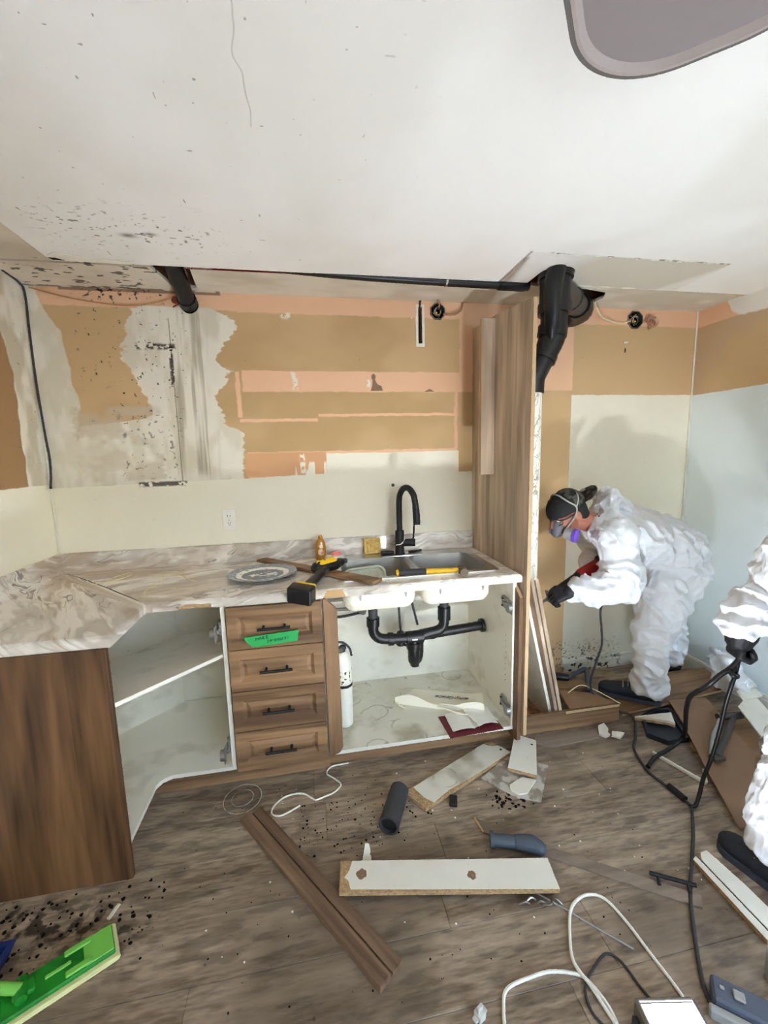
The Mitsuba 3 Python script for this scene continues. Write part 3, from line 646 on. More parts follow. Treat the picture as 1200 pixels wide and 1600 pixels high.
put(bk + '__page', page(2.062, 2.185, -.595, -.455, .127, .018, .02), 'mat_white_paint')
put(bk + '__page', mv(page(-.06, .06, -.07, .07, 0, .015, .1), (2.12, -.525, .136), rz=14), 'mat_white_paint')

# ---------------------------------------------------------------- faucet
fc = thing('kitchen_faucet', 'matte black gooseneck pull-down faucet behind the double sink', 'faucet')
fx, fy = 1.798, -.118
put(fc + '__base', cat(lathe([(0, .9155), (.030, .9155), (.030, .921), (.026, .925), (0, .925)], (fx, fy, 0)), lathe([(0, .92), (.0255, .92), (.0255, 1.052), (.024, 1.055), (0, 1.055)], (fx, fy, 0))), 'mat_black_matte', 50)
put(fc + '__spout', tube([(fx, fy, 1.05), (fx, fy, 1.14), (fx, fy, 1.21), (fx + .004, fy - .012, 1.262), (fx + .018, fy - .045, 1.297), (fx + .036, fy - .085, 1.300), (fx + .053, fy - .122, 1.268), (fx + .060, fy - .138, 1.215), (fx + .062, fy - .146, 1.17)], .0165, 18), 'mat_black_matte', 50)
put(fc + '__spray_head', tube([(fx + .060, fy - .140, 1.215), (fx + .0625, fy - .147, 1.150), (fx + .063, fy - .149, 1.110)], [.0175, .0195, .0185], 18, 0), 'mat_black_matte', 50)
put(fc + '__handle', cat(cyl((fx + .015, fy - .004, .985), (fx + .086, fy - .018, .985), .0215, 20), tube([(fx + .074, fy - .016, 1.0), (fx + .078, fy - .018, 1.04), (fx + .080, fy - .020, 1.105), (fx + .076, fy - .02, 1.165)], [.005, .0055, .0045, .004], 8)), 'mat_black_matte', 50)
put(fc + '__cable_loop', tube([(fx - .024, fy - .014, .975), (fx, fy - .029, .982), (fx + .022, fy - .018, 1.0), (fx + .025, fy - .008, 1.02)], .0028, 6), 'mat_white_paint', 40, label='white tie around the faucet base')
put(fc + '__deck_plate', prism(SB(fx - .10, fx + .12, fy - .028, fy + .02).buffer(.008), .9156, .9185), 'mat_steel')
pn = thing('utility_knife', 'dark utility knife lying left of the faucet base', 'knife')
put(pn + '__body', mv(soften(rbox(-.048, .03, -.013, .013, .0, .020, .009, 10), .006, 4), (1.735, -.105, .9188), rz=-8), 'mat_black_plastic', 50)
put(pn + '__blade', mv(box(.028, .062, -.007, .007, .006, .008), (1.735, -.105, .9188), rz=-8), 'mat_zinc')
pe = thing('black_marker', 'black marker pen lying on the sink deck beside the faucet', 'marker')
put(pe + '__barrel', cyl((1.852, -.105, .924), (1.910, -.085, .924), .0055, 12), 'mat_black_plastic', 40)
put(pe + '__cap', cyl((1.905, -.0867, .924), (1.935, -.0765, .924), .0062, 12), 'mat_dark_grey', 40)

# ---------------------------------------------------------------- things on the counter
mat('mat_willow', proc(lambda p, n, uv: mix(s(96, 100, 112), s(228, 228, 220), smoothstep(.54, .60, fbm(p.x * 55, p.y * 55, 3., 3)) * (1 - smoothstep(.065, .075, dr.sqrt(dr.square(p.x - 1.064) + dr.square((p.y + .352) * 1.1)))))), .25, clearcoat=.6)
mat('mat_plate_rim', proc(lambda p, n, uv: mix(s(112, 116, 124), s(176, 178, 178), smoothstep(.5, .6, fbm(p.x * 130, p.y * 130, 3., 2)) * .6)), .25, clearcoat=.6)
mat('mat_plate_white', proc(lambda p, n, uv: mix(s(232, 232, 224), s(84, 88, 98), smoothstep(.72, .78, fbm(p.x * 90, p.y * 90, 8., 2)))), .25, clearcoat=.6)
pl = thing('patterned_plate', 'oval grey-blue and white patterned platter on the countertop', 'plate')
def oval(prof, loc, sx, sy, rz=0, ry=0):
    m = lathe(prof, n=64); m.apply_scale([sx, sy, 1]); return mv(m, loc, rz=rz, ry=ry)
PC = (1.064, -.352, .9104)
put(pl + '__rim', oval([(.55, .001), (.72, .006), (.97, .016), (1.0, .020), (.99, .023), (.75, .0140), (.72, .0110)], PC, .165, .150, 8), 'mat_plate_rim', 50)
put(pl + '__border', oval([(.76, .0150), (.72, .0140), (.60, .0105), (.60, .0095)], PC, .165, .150, 8), 'mat_plate_white', 50)
put(pl + '__well', oval([(0, .0005), (.56, .001), (.61, .0085), (.60, .0096), (.5, .0072), (0, .0068)], PC, .165, .150, 8), 'mat_willow', 50)
wb = thing('wood_batten', 'flat brown wood strip lying across the countertop under the drill', 'board')
put(wb + '__strip', slab_from([(1.000, -.055, .9105), (1.045, -.018, .9105), (1.612, -.598, .9175), (1.560, -.640, .9175)], .014), 'mat_wood_flat')
def local_frame(o, xdir, up=(0, 0, 1)):
    x = np.array(xdir, float); x /= np.linalg.norm(x); z = np.array(up, float); z -= x * (z @ x); z /= np.linalg.norm(z)
    M = np.eye(4); M[:3, 0] = x; M[:3, 1] = np.cross(z, x); M[:3, 2] = z; M[:3, 3] = o
    return M
def xf(mesh, M):
    m = mesh.copy(); m.apply_transform(M); return m
# drill lying on its side: local x = along the motor body, local y = along the grip to the battery
dl = thing('impact_driver', 'yellow and black cordless driver lying over the countertop edge above the drawers', 'cordless drill')
M = local_frame((1.375, -.395, .953), (.75, .50, .02), (0.05, .0, 1))
B = np.array([(1.240, -.690, .905), (1.375, -.395, .953)])
gdir = B[0] - B[1]
Mg = local_frame(B[1], gdir, (.0, -.25, 1))
body = union([hull(ell((-.055, 0, 0), .034, .034, .032), ell((.045, 0, 0), .034, .034, .030)), hull(ell((.04, 0, 0), .028, .028, .027), ell((.085, 0, 0), .020, .020, .02))])
put(dl + '__motor_housing', xf(soften(body, .008, 4), M), 'mat_black_plastic', 60)
mat('mat_yellow_case', proc(lambda p, n, uv: mix(s(236, 184, 20), s(28, 28, 28), smoothstep(.56, .6, fbm(p.x * 34, p.y * 34, p.z * 34, 2)))), .4)
put(dl + '__yellow_shell', xf(soften(hull(ell((-.045, 0, .006), .036, .030, .031), ell((.035, 0, .006), .034, .029, .029)), .008, 4), M), 'mat_yellow_case', 60, label='yellow and black casing')
put(dl + '__chuck', xf(cyl((.085, 0, 0), (.118, 0, 0), .013, 16), M), 'mat_dark_grey', 40)
L = float(np.linalg.norm(gdir))
grip = union([hull(ell((.02, 0, 0), .022, .024, .021), ell((L * .55, 0, 0), .020, .022, .019)), hull(ell((L * .55, 0, 0), .020, .022, .019), ell((L * .80, 0, 0), .026, .032, .026))])
put(dl + '__grip', xf(soften(grip, .008, 4), Mg), 'mat_black_plastic', 60)
put(dl + '__trigger', xf(soften(hull(ell((.055, .024, 0), .016, .008, .009, 12), ell((.075, .020, 0), .010, .008, .009, 12)), .004, 3), Mg), 'mat_dark_grey', 60)
bx = union([hull(*[sphere((x, y, z), .009, 10) for x in (L * .84, L * .98) for y in (-.042, .048) for z in (-.026, .028)])])
bt = put(dl + '__battery', xf(tm(bx), Mg), 'mat_black_plastic', 40, label='black battery pack')
put(bt + '__status_light', xf(box(L * .985, L * .9905, -.018, .000, -.026, -.020), Mg), 'mat_white_paint')
put(dl + '__yellow_collar', xf(tm(hull(*[sphere((x, y, z), .007, 10) for x in (L * .775, L * .80) for y in (-.037, .042) for z in (-.024, .026)])), Mg), 'mat_yellow', 40, label='yellow collar above the battery')
# bottle, sponge, packet
bo = thing('soap_bottle', 'small amber dish soap bottle standing against the backsplash', 'bottle')
scene['mat_amber'] = {'type': 'twosided', 'b': {'type': 'principled', 'base_color': {'type': 'rgb', 'value': s(168, 118, 30)}, 'roughness': .15, 'specular': .6, 'clearcoat': .5}}
bm = lathe([(0, .9105), (.80, .9105), (.95, .914), (1, .92), (1, .985), (.9, 1.01), (.62, 1.024), (.5, 1.028), (0, 1.028)], n=28)
bm.apply_scale([.029, .020, 1]); bx0, by0 = 1.352, -.100
put(bo + '__body', mv(bm, (bx0, by0, 0)), 'mat_amber', 50)
put(bo + '__cap', cat(lathe([(0, 1.028), (.0135, 1.028), (.0135, 1.042), (0, 1.042)], (bx0, by0, 0)), lathe([(0, 1.042), (.011, 1.042), (.010, 1.050), (0, 1.051)], (bx0, by0, 0))), 'mat_amber', 40)
mat('mat_label_peach', proc(lambda p, n, uv: mix(s(226, 204, 182), s(206, 132, 84), smoothstep(.45, .55, fbm(p.x * 70, p.z * 70, 2., 2)))), .4)
put(bo + '__label', prism_y(sg.Point(bx0 + .002, .958).buffer(.018).union(sg.Point(bx0 + .003, .990).buffer(.011)), by0 - .0222, by0 - .0190), 'mat_label_peach')
pk = thing('soap_packet', 'clear plastic packet with pink lid beside the amber bottle', 'packet')
mat('mat_clear_plastic', s(196, 196, 188), .2, spec=.6)
put(pk + '__tray', mv(tm(rbox(-.055, .055, -.032, .032, 0, .022, .01, 12)), (1.425, -.10, .9105), rz=22), 'mat_clear_plastic', 50)
mat('mat_pink_plastic', s(232, 120, 116), .3)
put(pk + '__lid', mv(tm(rbox(-.025, .028, -.024, .022, .018, .034, .008, 12)), (1.437, -.09, .9125), rz=22, ry=-8), 'mat_pink_plastic', 50)
put(pk + '__lid_print', mv(box(-.048, -.015, -.022, .018, .0215, .0235, .0008), (1.425, -.10, .9105), rz=22), 'mat_white_paint')
sp = thing('sponge_pack', 'yellow sponge in clear plastic wrap leaning on the backsplash', 'sponge')
sm_ = rbox(-.048, .048, -.012, .012, 0, .088, .006, 8)
holes = [sphere((-.03 + .02 * (i % 4), -.012, .015 + .021 * (i // 4) + .004 * ((i * 7) % 3)), .0045 + .001 * (i % 3), 8) for i in range(14)]
mat('mat_sponge', proc(lambda p, n, uv: mix(s(214, 186, 116), s(176, 138, 70), fbm(p.x * 130, p.z * 130, p.y * 130, 2))), .9)
put(sp + '__sponge', mv(tm(sm_ - union(holes)), (1.648, -.058, .9165), rx=-7), 'mat_sponge')
scene['mat_wrap'] = {'type': 'thindielectric', 'int_ior': 1.3, 'ext_ior': 1.0}
put(sp + '__wrap', mv(prism_y(SB(.050, .080, 0, .098), -.0155, -.0145), (1.648, -.058, .9165), rx=-7), 'mat_wrap')
mat('mat_scraps', s(214, 200, 160), .8)
for i, pts in enumerate(([(.28, -.30), (.36, -.25), (.40, -.16), (.37, -.12), (.33, -.19)], [(.605, -.56), (.575, -.45), (.60, -.33), (.56, -.22), (.52, -.20)], [(.56, -.21), (.66, -.24), (.72, -.33), (.76, -.36)])):
    put('twine_scrap', tube([(x, y, .9128) for x, y in pts], .0022, 6), 'mat_scraps', 40, ('looped scrap of pale twine near the countertop seam', 'long scrap of pale twine reaching the inner countertop corner', 'bent scrap of pale twine behind the chipped counter edge')[i], 'twine', 'twine scraps on the countertop')
# cutting board in the left bowl, hammer on the sink front
cb = thing('soap_dish_tray', 'pale green plastic tray standing in the sink bowl below the faucet', 'tray')
mat('mat_pale_green', s(206, 212, 194), .4)
tb = SB(-.115, .115, -.085, .085).buffer(-.05).buffer(.05)
tray = mf(prism(tb, 0, .016)) - mf(prism(tb.buffer(-.012), .006, .02))
Mt = local_frame((1.565, -.33, .835), (.88, -.16, .10), (-.05, -.55, .65))
put(cb + '__body', xf(tm(tray), Mt), 'mat_pale_green')
for i in range(5):
    put(cb + '__rib', xf(box(-.07 + .035 * i - .004, -.07 + .035 * i + .004, -.055, .055, .0062, .011, .002), Mt), 'mat_pale_green')
hm = thing('claw_hammer', 'hammer with yellow and black handle lying along the front of the sink', 'hammer')
Mh = local_frame((1.690, -.535, .9325), (.345, -.045, .004))
put(hm + '__handle', xf(tube([(.0, 0, 0), (.02, 0, 0), (.12, 0, .0), (.2, 0, 0), (.30, 0, 0)], [.014, .016, .0145, .0125, .0115], 14, 6), Mh), 'mat_yellow', 50)
put(hm + '__grip', xf(tube([(.012, -.002, .001), (.14, -.002, .001)], [.0162, .0150], 14, 0), Mh), 'mat_dark_grey', 50, label='black rubber grip panel')
mat('mat_old_iron', s(96, 82, 70), .65, metal=.3)
hd = union([mf(box(.294, .330, -.020, .020, -.017, .019, .005)), MF.cylinder(.034, .017, .019, 20).rotate([90, 0, 0]).translate([.312, -.014, 0]), hull(mf(box(.300, .324, .010, .019, -.014, .015)), mf(box(.304, .320, .066, .069, -.022, -.013)))])
put(hm + '__head', xf(tm(hd), Mh), 'mat_old_iron')

# ---------------------------------------------------------------- wall fixtures
ol = thing('wall_outlet', 'white duplex outlet on the cream wall above the countertop', 'outlet')
ox, oz = .862, 1.146
mat('mat_outlet', s(240, 236, 226), .35)
put(ol + '__cover', box(ox - .036, ox + .036, -.007, -.0005, oz - .058, oz + .058, .003), 'mat_outlet')
for dz in (.02, -.02):
    r = put(ol + '__receptacle', prism_y(sg.Point(ox, oz + dz).buffer(.017).intersection(SB(0, 9, oz + dz - .014, oz + dz + .014)), -.0085, -.0065), 'mat_outlet')
    put(r + '__slot', cat(box(ox - .009, ox - .006, -.0089, -.0083, oz + dz - .001, oz + dz + .009), box(ox + .005, ox + .008, -.0089, -.0083, oz + dz, oz + dz + .007), cyl((ox, -.0089, oz + dz - .007), (ox, -.0083, oz + dz - .007), .0022, 8)), 'mat_dark_grey')
put(ol + '__screw', cyl((ox, -.0082, oz), (ox, -.0068, oz), .003, 10), 'mat_zinc')
def jbox(x, z, r, label):
    j = thing('junction_box', label, 'junction box')
    b = mf(lathe([(0, 0), (r, 0), (r, .05), (0, .05)], n=8)) - mf(lathe([(0, -.01), (r - .004, -.01), (r - .004, .045), (0, .045)], n=8))
    put(j + '__box', mv(tm(b.rotate([0, 0, 22.5])), (x, -.006, z), rx=-90), 'mat_zinc')
    put(j + '__inside', mv(lathe([(0, 0), (r * .9, 0), (r * .9, .002), (0, .002)], n=8), (x, .028, z), rx=-90), 'mat_void')
    rg = random.Random(int(x * 100))
    for i in range(9):
        a = rg.random() * 6
        put(j + '__wire', tube([(x + r * .6 * math.cos(a), .02, z + r * .6 * math.sin(a)), (x + r * .3 * math.cos(a + 1), -.006, z + r * .5 * math.sin(a + 1)), (x + r * .5 * math.cos(a + 2.4), .0, z + r * .3 * math.sin(a + 2.4)), (x + r * .6 * math.cos(a + 3.5), .015, z + r * .5 * math.sin(a + 3.5))], .0028, 6), ('mat_dark_grey', 'mat_strap', 'mat_zinc', 'mat_tan_chip', 'mat_black_matte')[i % 5], 40)
    put(j + '__wire_nut', cyl((x - .008, .0, z - .008), (x - .012, -.018, z - .014), .007, 10, .004), 'mat_yellow', 40)
    return j
jbox(2.068, 2.278, .046, 'metal junction box with loose wires high on the wall beside the slot')
jbox(3.335, 2.270, .055, 'metal junction box with loose wires high on the wall right of the vent pipe')
HOLES_J = 1
cw = thing('torn_wall_hole', 'ragged hole with crumpled paper and wires beside the far junction box', 'wall hole')
mat('mat_torn_paper', s(168, 126, 100), .9)
rg = random.Random(8)
put(cw + '__torn_paper', cat(*[mv(prism([(0, 0), (.03, .004), (.022, .018), (.006, .014)], 0, .002), (3.42 + rg.uniform(-.01, .045), -.004 - rg.random() * .008, 2.235 + rg.random() * .05), rx=rg.uniform(50, 130), rz=rg.uniform(-40, 40), ry=rg.uniform(0, 360)) for _ in range(14)]), 'mat_torn_paper', kind='stuff')
put(cw + '__wire', tube([(3.43, .02, 2.27), (3.45, -.012, 2.275), (3.47, -.01, 2.255), (3.485, .015, 2.25)], .003, 6), 'mat_zinc', 40)
sl = thing('wall_slot', 'tall white-edged slot cut in the wall with a black cable inside', 'wall slot')
put(sl + '__plaster_edge', prism_y(SB(1.940, 1.990, 2.085, 2.312).difference(SB(1.953, 1.977, 2.103, 2.302)), -.002, .0), 'mat_white_paint')
put(sl + '__cable', tube([(1.966, -.006, 2.335), (1.963, .004, 2.29), (1.968, .006, 2.2), (1.964, .004, 2.13), (1.970, -.005, 2.112)], .006, 8), 'mat_black_plastic', 40)
cbl = thing('electrical_cable', 'white cable running from the ceiling strip into the near junction box', 'cable')
put(cbl + '__sheath', tube([(2.06, -.03, 2.329), (2.075, -.012, 2.312), (2.07, .0, 2.29)], .005, 8), 'mat_torn_paper', 40)
put(cbl + '__sheath', tube([(2.10, .0, 2.265), (2.16, -.012, 2.262), (2.20, -.012, 2.285), (2.215, -.01, 2.328)], .0055, 8), 'mat_torn_paper', 40)
cb2 = thing('electrical_cable', 'beige cable from the flue collar to the far junction box', 'cable')
put(cb2 + '__sheath', tube([(2.965, -.12, 2.322), (3.02, -.07, 2.30), (3.10, -.02, 2.27), (3.22, -.008, 2.245), (3.30, .0, 2.262)], .0055, 8), 'mat_scraps', 40)
ck = thing('electrical_cable', 'thin black cable hanging down the corner of the room', 'cable')
put(ck + '__sheath', tube([(.02, -.17, 2.331), (.012, -.05, 2.325), (.010, -.012, 2.29), (.008, -.012, 2.11), (.008, -.012, 1.87), (.016, -.012, 1.62), (.022, -.012, 1.51), (.018, -.013, 1.42), (.010, -.014, 1.36)], .005, 8), 'mat_dark_grey', 40)
put(ck + '__cut_end', sphere((.010, -.014, 1.357), .007, 8) and tm(sphere((.010, -.014, 1.357), .007, 8)), 'mat_black_matte', True)
cy = thing('electrical_cable', 'thin yellowish wire sagging along the top of the bare wall', 'wire')
put(cy + '__sheath', tube([(.03, -.012, 2.318), (.17, -.006, 2.285), (.32, -.006, 2.262), (.46, -.006, 2.253), (.58, -.006, 2.268), (.67, -.01, 2.298), (.70, -.02, 2.31)], .003, 6), 'mat_tan_chip', 40)
mat('mat_copper_red', s(122, 52, 38), .5)
put(cy + '__connector', cat(box(.672, .70, -.02, -.002, 2.27, 2.30, .003), tube([(.67, -.012, 2.25), (.70, -.02, 2.262), (.72, -.015, 2.248)], .004, 6)), 'mat_copper_red')
rh = thing('wall_anchor', 'small screw anchor in the cream wall above the faucet', 'wall anchor')
put(rh + '__plug', mv(lathe([(0, .006), (.004, .006), (.009, .003), (.010, 0), (0, 0)], n=12), (1.789, -.0003, 1.305), rx=90), 'mat_dark_grey')
wh = thing('wall_hook', 'small white plastic fixing under the far junction box', 'wall fixing')
put(wh + '__plate', mv(tm(rbox(-.014, .014, -.006, .006, -.003, .006, .003, 8)), (3.276, -.004, 2.135), rx=90), 'mat_white_paint')
put(wh + '__screw', box(3.272, 3.279, -.006, 0, 2.075, 2.10, .002), 'mat_dark_grey')

# ---------------------------------------------------------------- vent stack and pipes at the ceiling
vs = thing('vent_stack', 'thick black plastic vent stack bending down beside the tall panel', 'pipe')
put(vs + '__hub', cat(cyl((2.525, -.43, 2.16), (2.525, -.43, 2.40), .072, 28), cyl((2.525, -.43, 2.30), (2.525, -.43, 2.335), .082, 28), cyl((2.525, -.43, 2.14), (2.525, -.43, 2.19), .078, 28)), 'mat_black_plastic', 40)
put(vs + '__stack_pipe', tube([(2.525, -.43, 2.22), (2.523, -.43, 2.10), (2.515, -.43, 2.03), (2.487, -.43, 1.965), (2.452, -.43, 1.90), (2.424, -.43, 1.84), (2.416, -.43, 1.775)], [.066, .062, .062, .058, .056, .054, .052], 24), 'mat_black_plastic', 50)
put(vs + '__collar', tube([(2.520, -.43, 2.085), (2.514, -.43, 2.035)], .069, 24, 0), 'mat_black_plastic', 40)
put(vs + '__collar', tube([(2.480, -.43, 1.955), (2.466, -.43, 1.925)], .064, 24, 0), 'mat_black_plastic', 40)
put(vs + '__collar', tube([(2.416, -.43, 1.83), (2.416, -.43, 1.765)], .057, 24, 0), 'mat_black_plastic', 40)
put(vs + '__wye_branch', tube([(2.50, -.485, 2.345), (2.475, -.495, 2.24), (2.478, -.49, 2.10), (2.49, -.47, 2.02)], [.045, .042, .036, .02], 20), 'mat_black_plastic', 50)
put(vs + '__branch_pipe', tube([(2.55, -.41, 2.285), (2.66, -.32, 2.287), (2.90, -.115, 2.288)], .062, 24, 0), 'mat_branch', 40) if 0 else None
mat('mat_branch', s(62, 58, 54), .45)
put(vs + '__branch_pipe', tube([(2.54, -.41, 2.275), (2.68, -.30, 2.277), (2.88, -.12, 2.279)], .056, 24, 0), 'mat_branch', 40, label='grey-black branch pipe running to the wall')
put(vs + '__collar', tube([(2.72, -.264, 2.278), (2.728, -.257, 2.278)], .062, 24, 0), 'mat_branch', 40)
put(vs + '__elbow', tube([(2.82, -.175, 2.279), (2.885, -.11, 2.28), (2.91, -.04, 2.285), (2.89, .08, 2.285)], .068, 24, 6), 'mat_black_plastic', 40)
put(vs + '__hanger_strap', tube([(2.795, -.255, 2.30), (2.79, -.24, 2.335), (2.83, -.19, 2.345), (2.84, -.15, 2.30)], .004, 6), 'mat_zinc', 40)
hp = thing('vent_pipe', 'long black plastic pipe running in the ceiling slot', 'pipe')
put(hp + '__pipe', tube([(.80, -.292, 2.374), (1.12, -.292, 2.356), (1.5, -.292, 2.336), (2.0, -.292, 2.325), (2.46, -.292, 2.321)], .0235, 16), 'mat_black_plastic', 50)
put(hp + '__coupling', cyl((2.30, -.292, 2.3215), (2.44, -.292, 2.321), .028, 16), 'mat_black_plastic', 40)
for x in (1.05, 2.02):
    put(hp + '__strap', mv(lathe([(.0236, -.005), (.0252, -.005), (.0252, .005), (.0236, .005)], n=16), (x, -.292, 2.3245 if x > 1.5 else 2.360), ry=90), 'mat_zinc', 40)
bp_ = thing('vent_elbow', 'short black vent elbow dropping from the ceiling slot into the wall', 'pipe')
put(bp_ + '__elbow', tube([(.735, -.34, 2.42), (.738, -.27, 2.392), (.742, -.19, 2.352), (.745, -.10, 2.305), (.745, -.03, 2.275), (.745, .06, 2.268)], .040, 20), 'mat_black_plastic', 50)
put(bp_ + '__collar', tube([(.745, -.05, 2.283), (.745, -.012, 2.272)], .046, 20, 0), 'mat_black_plastic', 40)
def marble_pipe_c(p, n, uv):
    w = fbm(p.x * 12, p.z * 12, p.y * 12, 3)
    v = dr.abs(fbm(p.x * 26 + w * 5, p.z * 16 + w * 5, p.y * 26, 3) - .5)
    return mix(s(226, 222, 208), s(96, 90, 76), (1 - smoothstep(.008, .04, v)) * .65)
mat('mat_marble_pipe', proc(marble_pipe_c), .4)
mp = thing('wrapped_pipe', 'upright pipe wrapped in white marble-pattern film beside the tall panel', 'pipe')
put(mp + '__pipe', cyl((2.414, -.43, .80), (2.414, -.43, 1.775), .050, 24), 'mat_marble_pipe', 40)
put(mp + '__end', cyl((2.414, -.43, .792), (2.414, -.43, .80), .044, 24), 'mat_black_matte', 40)

# ---------------------------------------------------------------- ceiling light, switched off
lt = thing('ceiling_light', 'large grey rounded ceiling light fixture, switched off', 'ceiling light')
sq = SB(-.24, .24, -.24, .24).buffer(-.20).buffer(.20)
def slab2(d0, z0, d1, z1):
    return hull(mf(prism(sq.buffer(-d0), z0, z0 + .0004)), mf(prism(sq.buffer(-d1), z1 - .0004, z1)))
mat('mat_fixture_rim', s(98, 94, 91), .5)
mat('mat_fixture_bevel', s(158, 147, 143), .4)
mat('mat_diffuser', s(133, 124, 124), .35)
LP = ((1.985, -1.755), 49)
put(lt + '__rim', mv(tm(slab2(.006, -.072, .0, -.02) + slab2(0, -.02, .0, .0) - slab2(.016, -.08, .016, -.05)), (LP[0][0], LP[0][1], CZ), rz=LP[1]), 'mat_fixture_rim')
put(lt + '__bevel', mv(tm(slab2(.016, -.074, .016, -.05) - slab2(.018, -.08, .034, -.060)), (LP[0][0], LP[0][1], CZ), rz=LP[1]), 'mat_fixture_bevel')
put(lt + '__diffuser', mv(tm(slab2(.020, -.062, .020, -.055)), (LP[0][0], LP[0][1], CZ), rz=LP[1]), 'mat_diffuser')

# ---------------------------------------------------------------- the work light on the floor (the lamp that lights the room)
wl = thing('work_light', 'lit square LED work light lying on the floor, facing up', 'work light')
lc = (2.150, -1.685)
put(wl + '__housing', mv(cut(box(-.078, .078, -.066, .066, 0, .050, .006), box(-.068, .068, -.056, .056, .040, .06)), (lc[0], lc[1], .012), rz=-10), 'mat_zinc')
pane = mv(trimesh.Trimesh([[-.066, -.054, 0], [.066, -.054, 0], [.066, .054, 0], [-.066, .054, 0]], [[0, 1, 2], [0, 2, 3]], process=False), (lc[0], lc[1], .056), rz=-10)
k = key(wl + '__led_panel')
scene[k] = {**mikit.ply(pane, 'mat_white_paint'), 'emitter': {'type': 'area', 'radiance': {'type': 'rgb', 'value': list(LAMP_RADIANCE)}}}
put(wl + '__foot', mv(cat(box(-.09, -.078, -.05, .05, 0, .03, .003), box(.078, .09, -.05, .05, 0, .03, .003), box(-.078, .078, -.045, -.03, 0, .012), box(-.078, .078, .03, .045, 0, .012)), (lc[0], lc[1], 0), rz=-10), 'mat_dark_grey')

# ---------------------------------------------------------------- people
def crease(p, n, uv):
    w = fbm(p.x * 7, p.y * 7, p.z * 7, 2) * 2.5
    a = 1 - dr.abs(2 * noise(p.x * 26 + w, p.y * 22 - w, p.z * 13 + p.x * 15 + w) - 1)
    b = 1 - dr.abs(2 * noise(p.x * 50 + w + 7, p.z * 26 - p.x * 30, p.y * 44 + w) - 1)
    return a * a * a * .7 + b * b * b * .4
scene['mat_coverall'] = {'type': 'twosided', 'b': {'type': 'bumpmap', 'tex': proc(crease, 2e-3), 'scale': .006,
                         'b': {'type': 'principled', 'base_color': {'type': 'rgb', 'value': s(232, 236, 241)}, 'roughness': .45, 'specular': .35}}}
mat('mat_skin', s(158, 102, 82), .5)
mat('mat_glove', s(22, 22, 25), .6)
mat('mat_shoe', s(34, 36, 44), .6)
mat('mat_sole', s(56, 58, 64), .7)
mat('mat_cap', s(20, 20, 20), .75)
mat('mat_camo', proc(lambda p, n, uv: mix(s(26, 26, 23), s(66, 67, 58), smoothstep(.5, .54, fbm(p.x * 42, p.z * 42, p.y * 42, 2)))), .8)
mat('mat_strap', s(150, 148, 144), .6)
mat('mat_respirator', s(96, 96, 100), .5)
mat('mat_purple', s(104, 72, 176), .5)
def chain(pts, radii, n=20):
    ms = []
    for (p, q, a, b) in zip(pts[:-1], pts[1:], radii[:-1], radii[1:]):
        ms.append(hull(sphere(p, a, n), sphere(q, b, n)))
    return ms
def crumple(m, amp, seed, dirs=((1, .25, .5), (.3, 1, .8)), f=11):
    P = m.vertices; n = m.vertex_normals
    q1 = P * np.array([f, f, f * .8])
    w = meshkit.fbm(P * 4.0, 2, seed + 5)[:, None] * 3
    r1 = 1 - np.abs(2 * meshkit.noise((P @ np.array([[.8, .3, -.5], [.2, .9, .4], [.6, -.3, .75]])) * np.array([f * 1.9, f * .55, f * .9]) + w, seed) - 1)
    r2 = 1 - np.abs(2 * meshkit.noise((P @ np.array([[.5, -.6, .6], [.7, .7, .1], [-.5, .4, .76]])) * np.array([f * 3.4, f * .9, f * 1.5]) + w, seed + 1) - 1)
    r3 = 1 - np.abs(2 * meshkit.noise(P * f * 5 + w, seed + 2) - 1)
    d = amp * (r1 ** 4 * 1.25 + r2 ** 4 * .55 + r3 ** 3 * .08 - .5 + 1.1 * (meshkit.fbm(P * 7.0, 2, seed + 9) - .5))
    m.vertices = P + n * d[:, None]
    trimesh.smoothing.filter_taubin(m, lamb=0.5, nu=0.52, iterations=4)
    return m
def hand(wrist, knuckle, palm_n, curl=55, r=.0095, spread=.020, thumb=1, scale=1.0):
    """A hand from wrist to knuckles; palm_n is where the palm faces; fingers curl that way."""
    w, k = np.array(wrist, float), np.array(knuckle, float)
    f = (k - w) / np.linalg.norm(k - w); pn = np.array(palm_n, float); pn -= f * (pn @ f); pn /= np.linalg.norm(pn); sd = np.cross(f, pn)
    ms = [hull(*[sphere(w + sd * t * .020 + f * .0, .019) for t in (-1, 1)], *[sphere(k + sd * t * .030, .0135) for t in (-1, 1)])]
    for i, (off, L) in enumerate(((-1.5, .92), (-.5, 1.05), (.5, 1.0), (1.5, .80))):
        p = k + sd * off * spread; a = 0.25; pts = [p - f * .02, p]
        for j, l in enumerate((.042, .028, .022)):
            a += math.radians(curl * (.8 if j == 0 else 1.0))
            p = p + (f * math.cos(a) + pn * math.sin(a)) * l * L * scale
            pts.append(p)
        ms += chain(pts, [r * 1.1, r * 1.1, r, r * .95, r * .85], 12)
    b = w + sd * thumb * -.026 + f * .02
    t1 = b + (f * .55 - sd * thumb * .6 + pn * .45) * .045; t2 = t1 + (f * .8 + pn * .6) * .030; t3 = t2 + (f * .8 + pn * .5 + sd * thumb * .2) * .022
    ms += chain([b, t1, t2, t3], [.016, .0125, .011, .0095], 12)
    return union(ms)
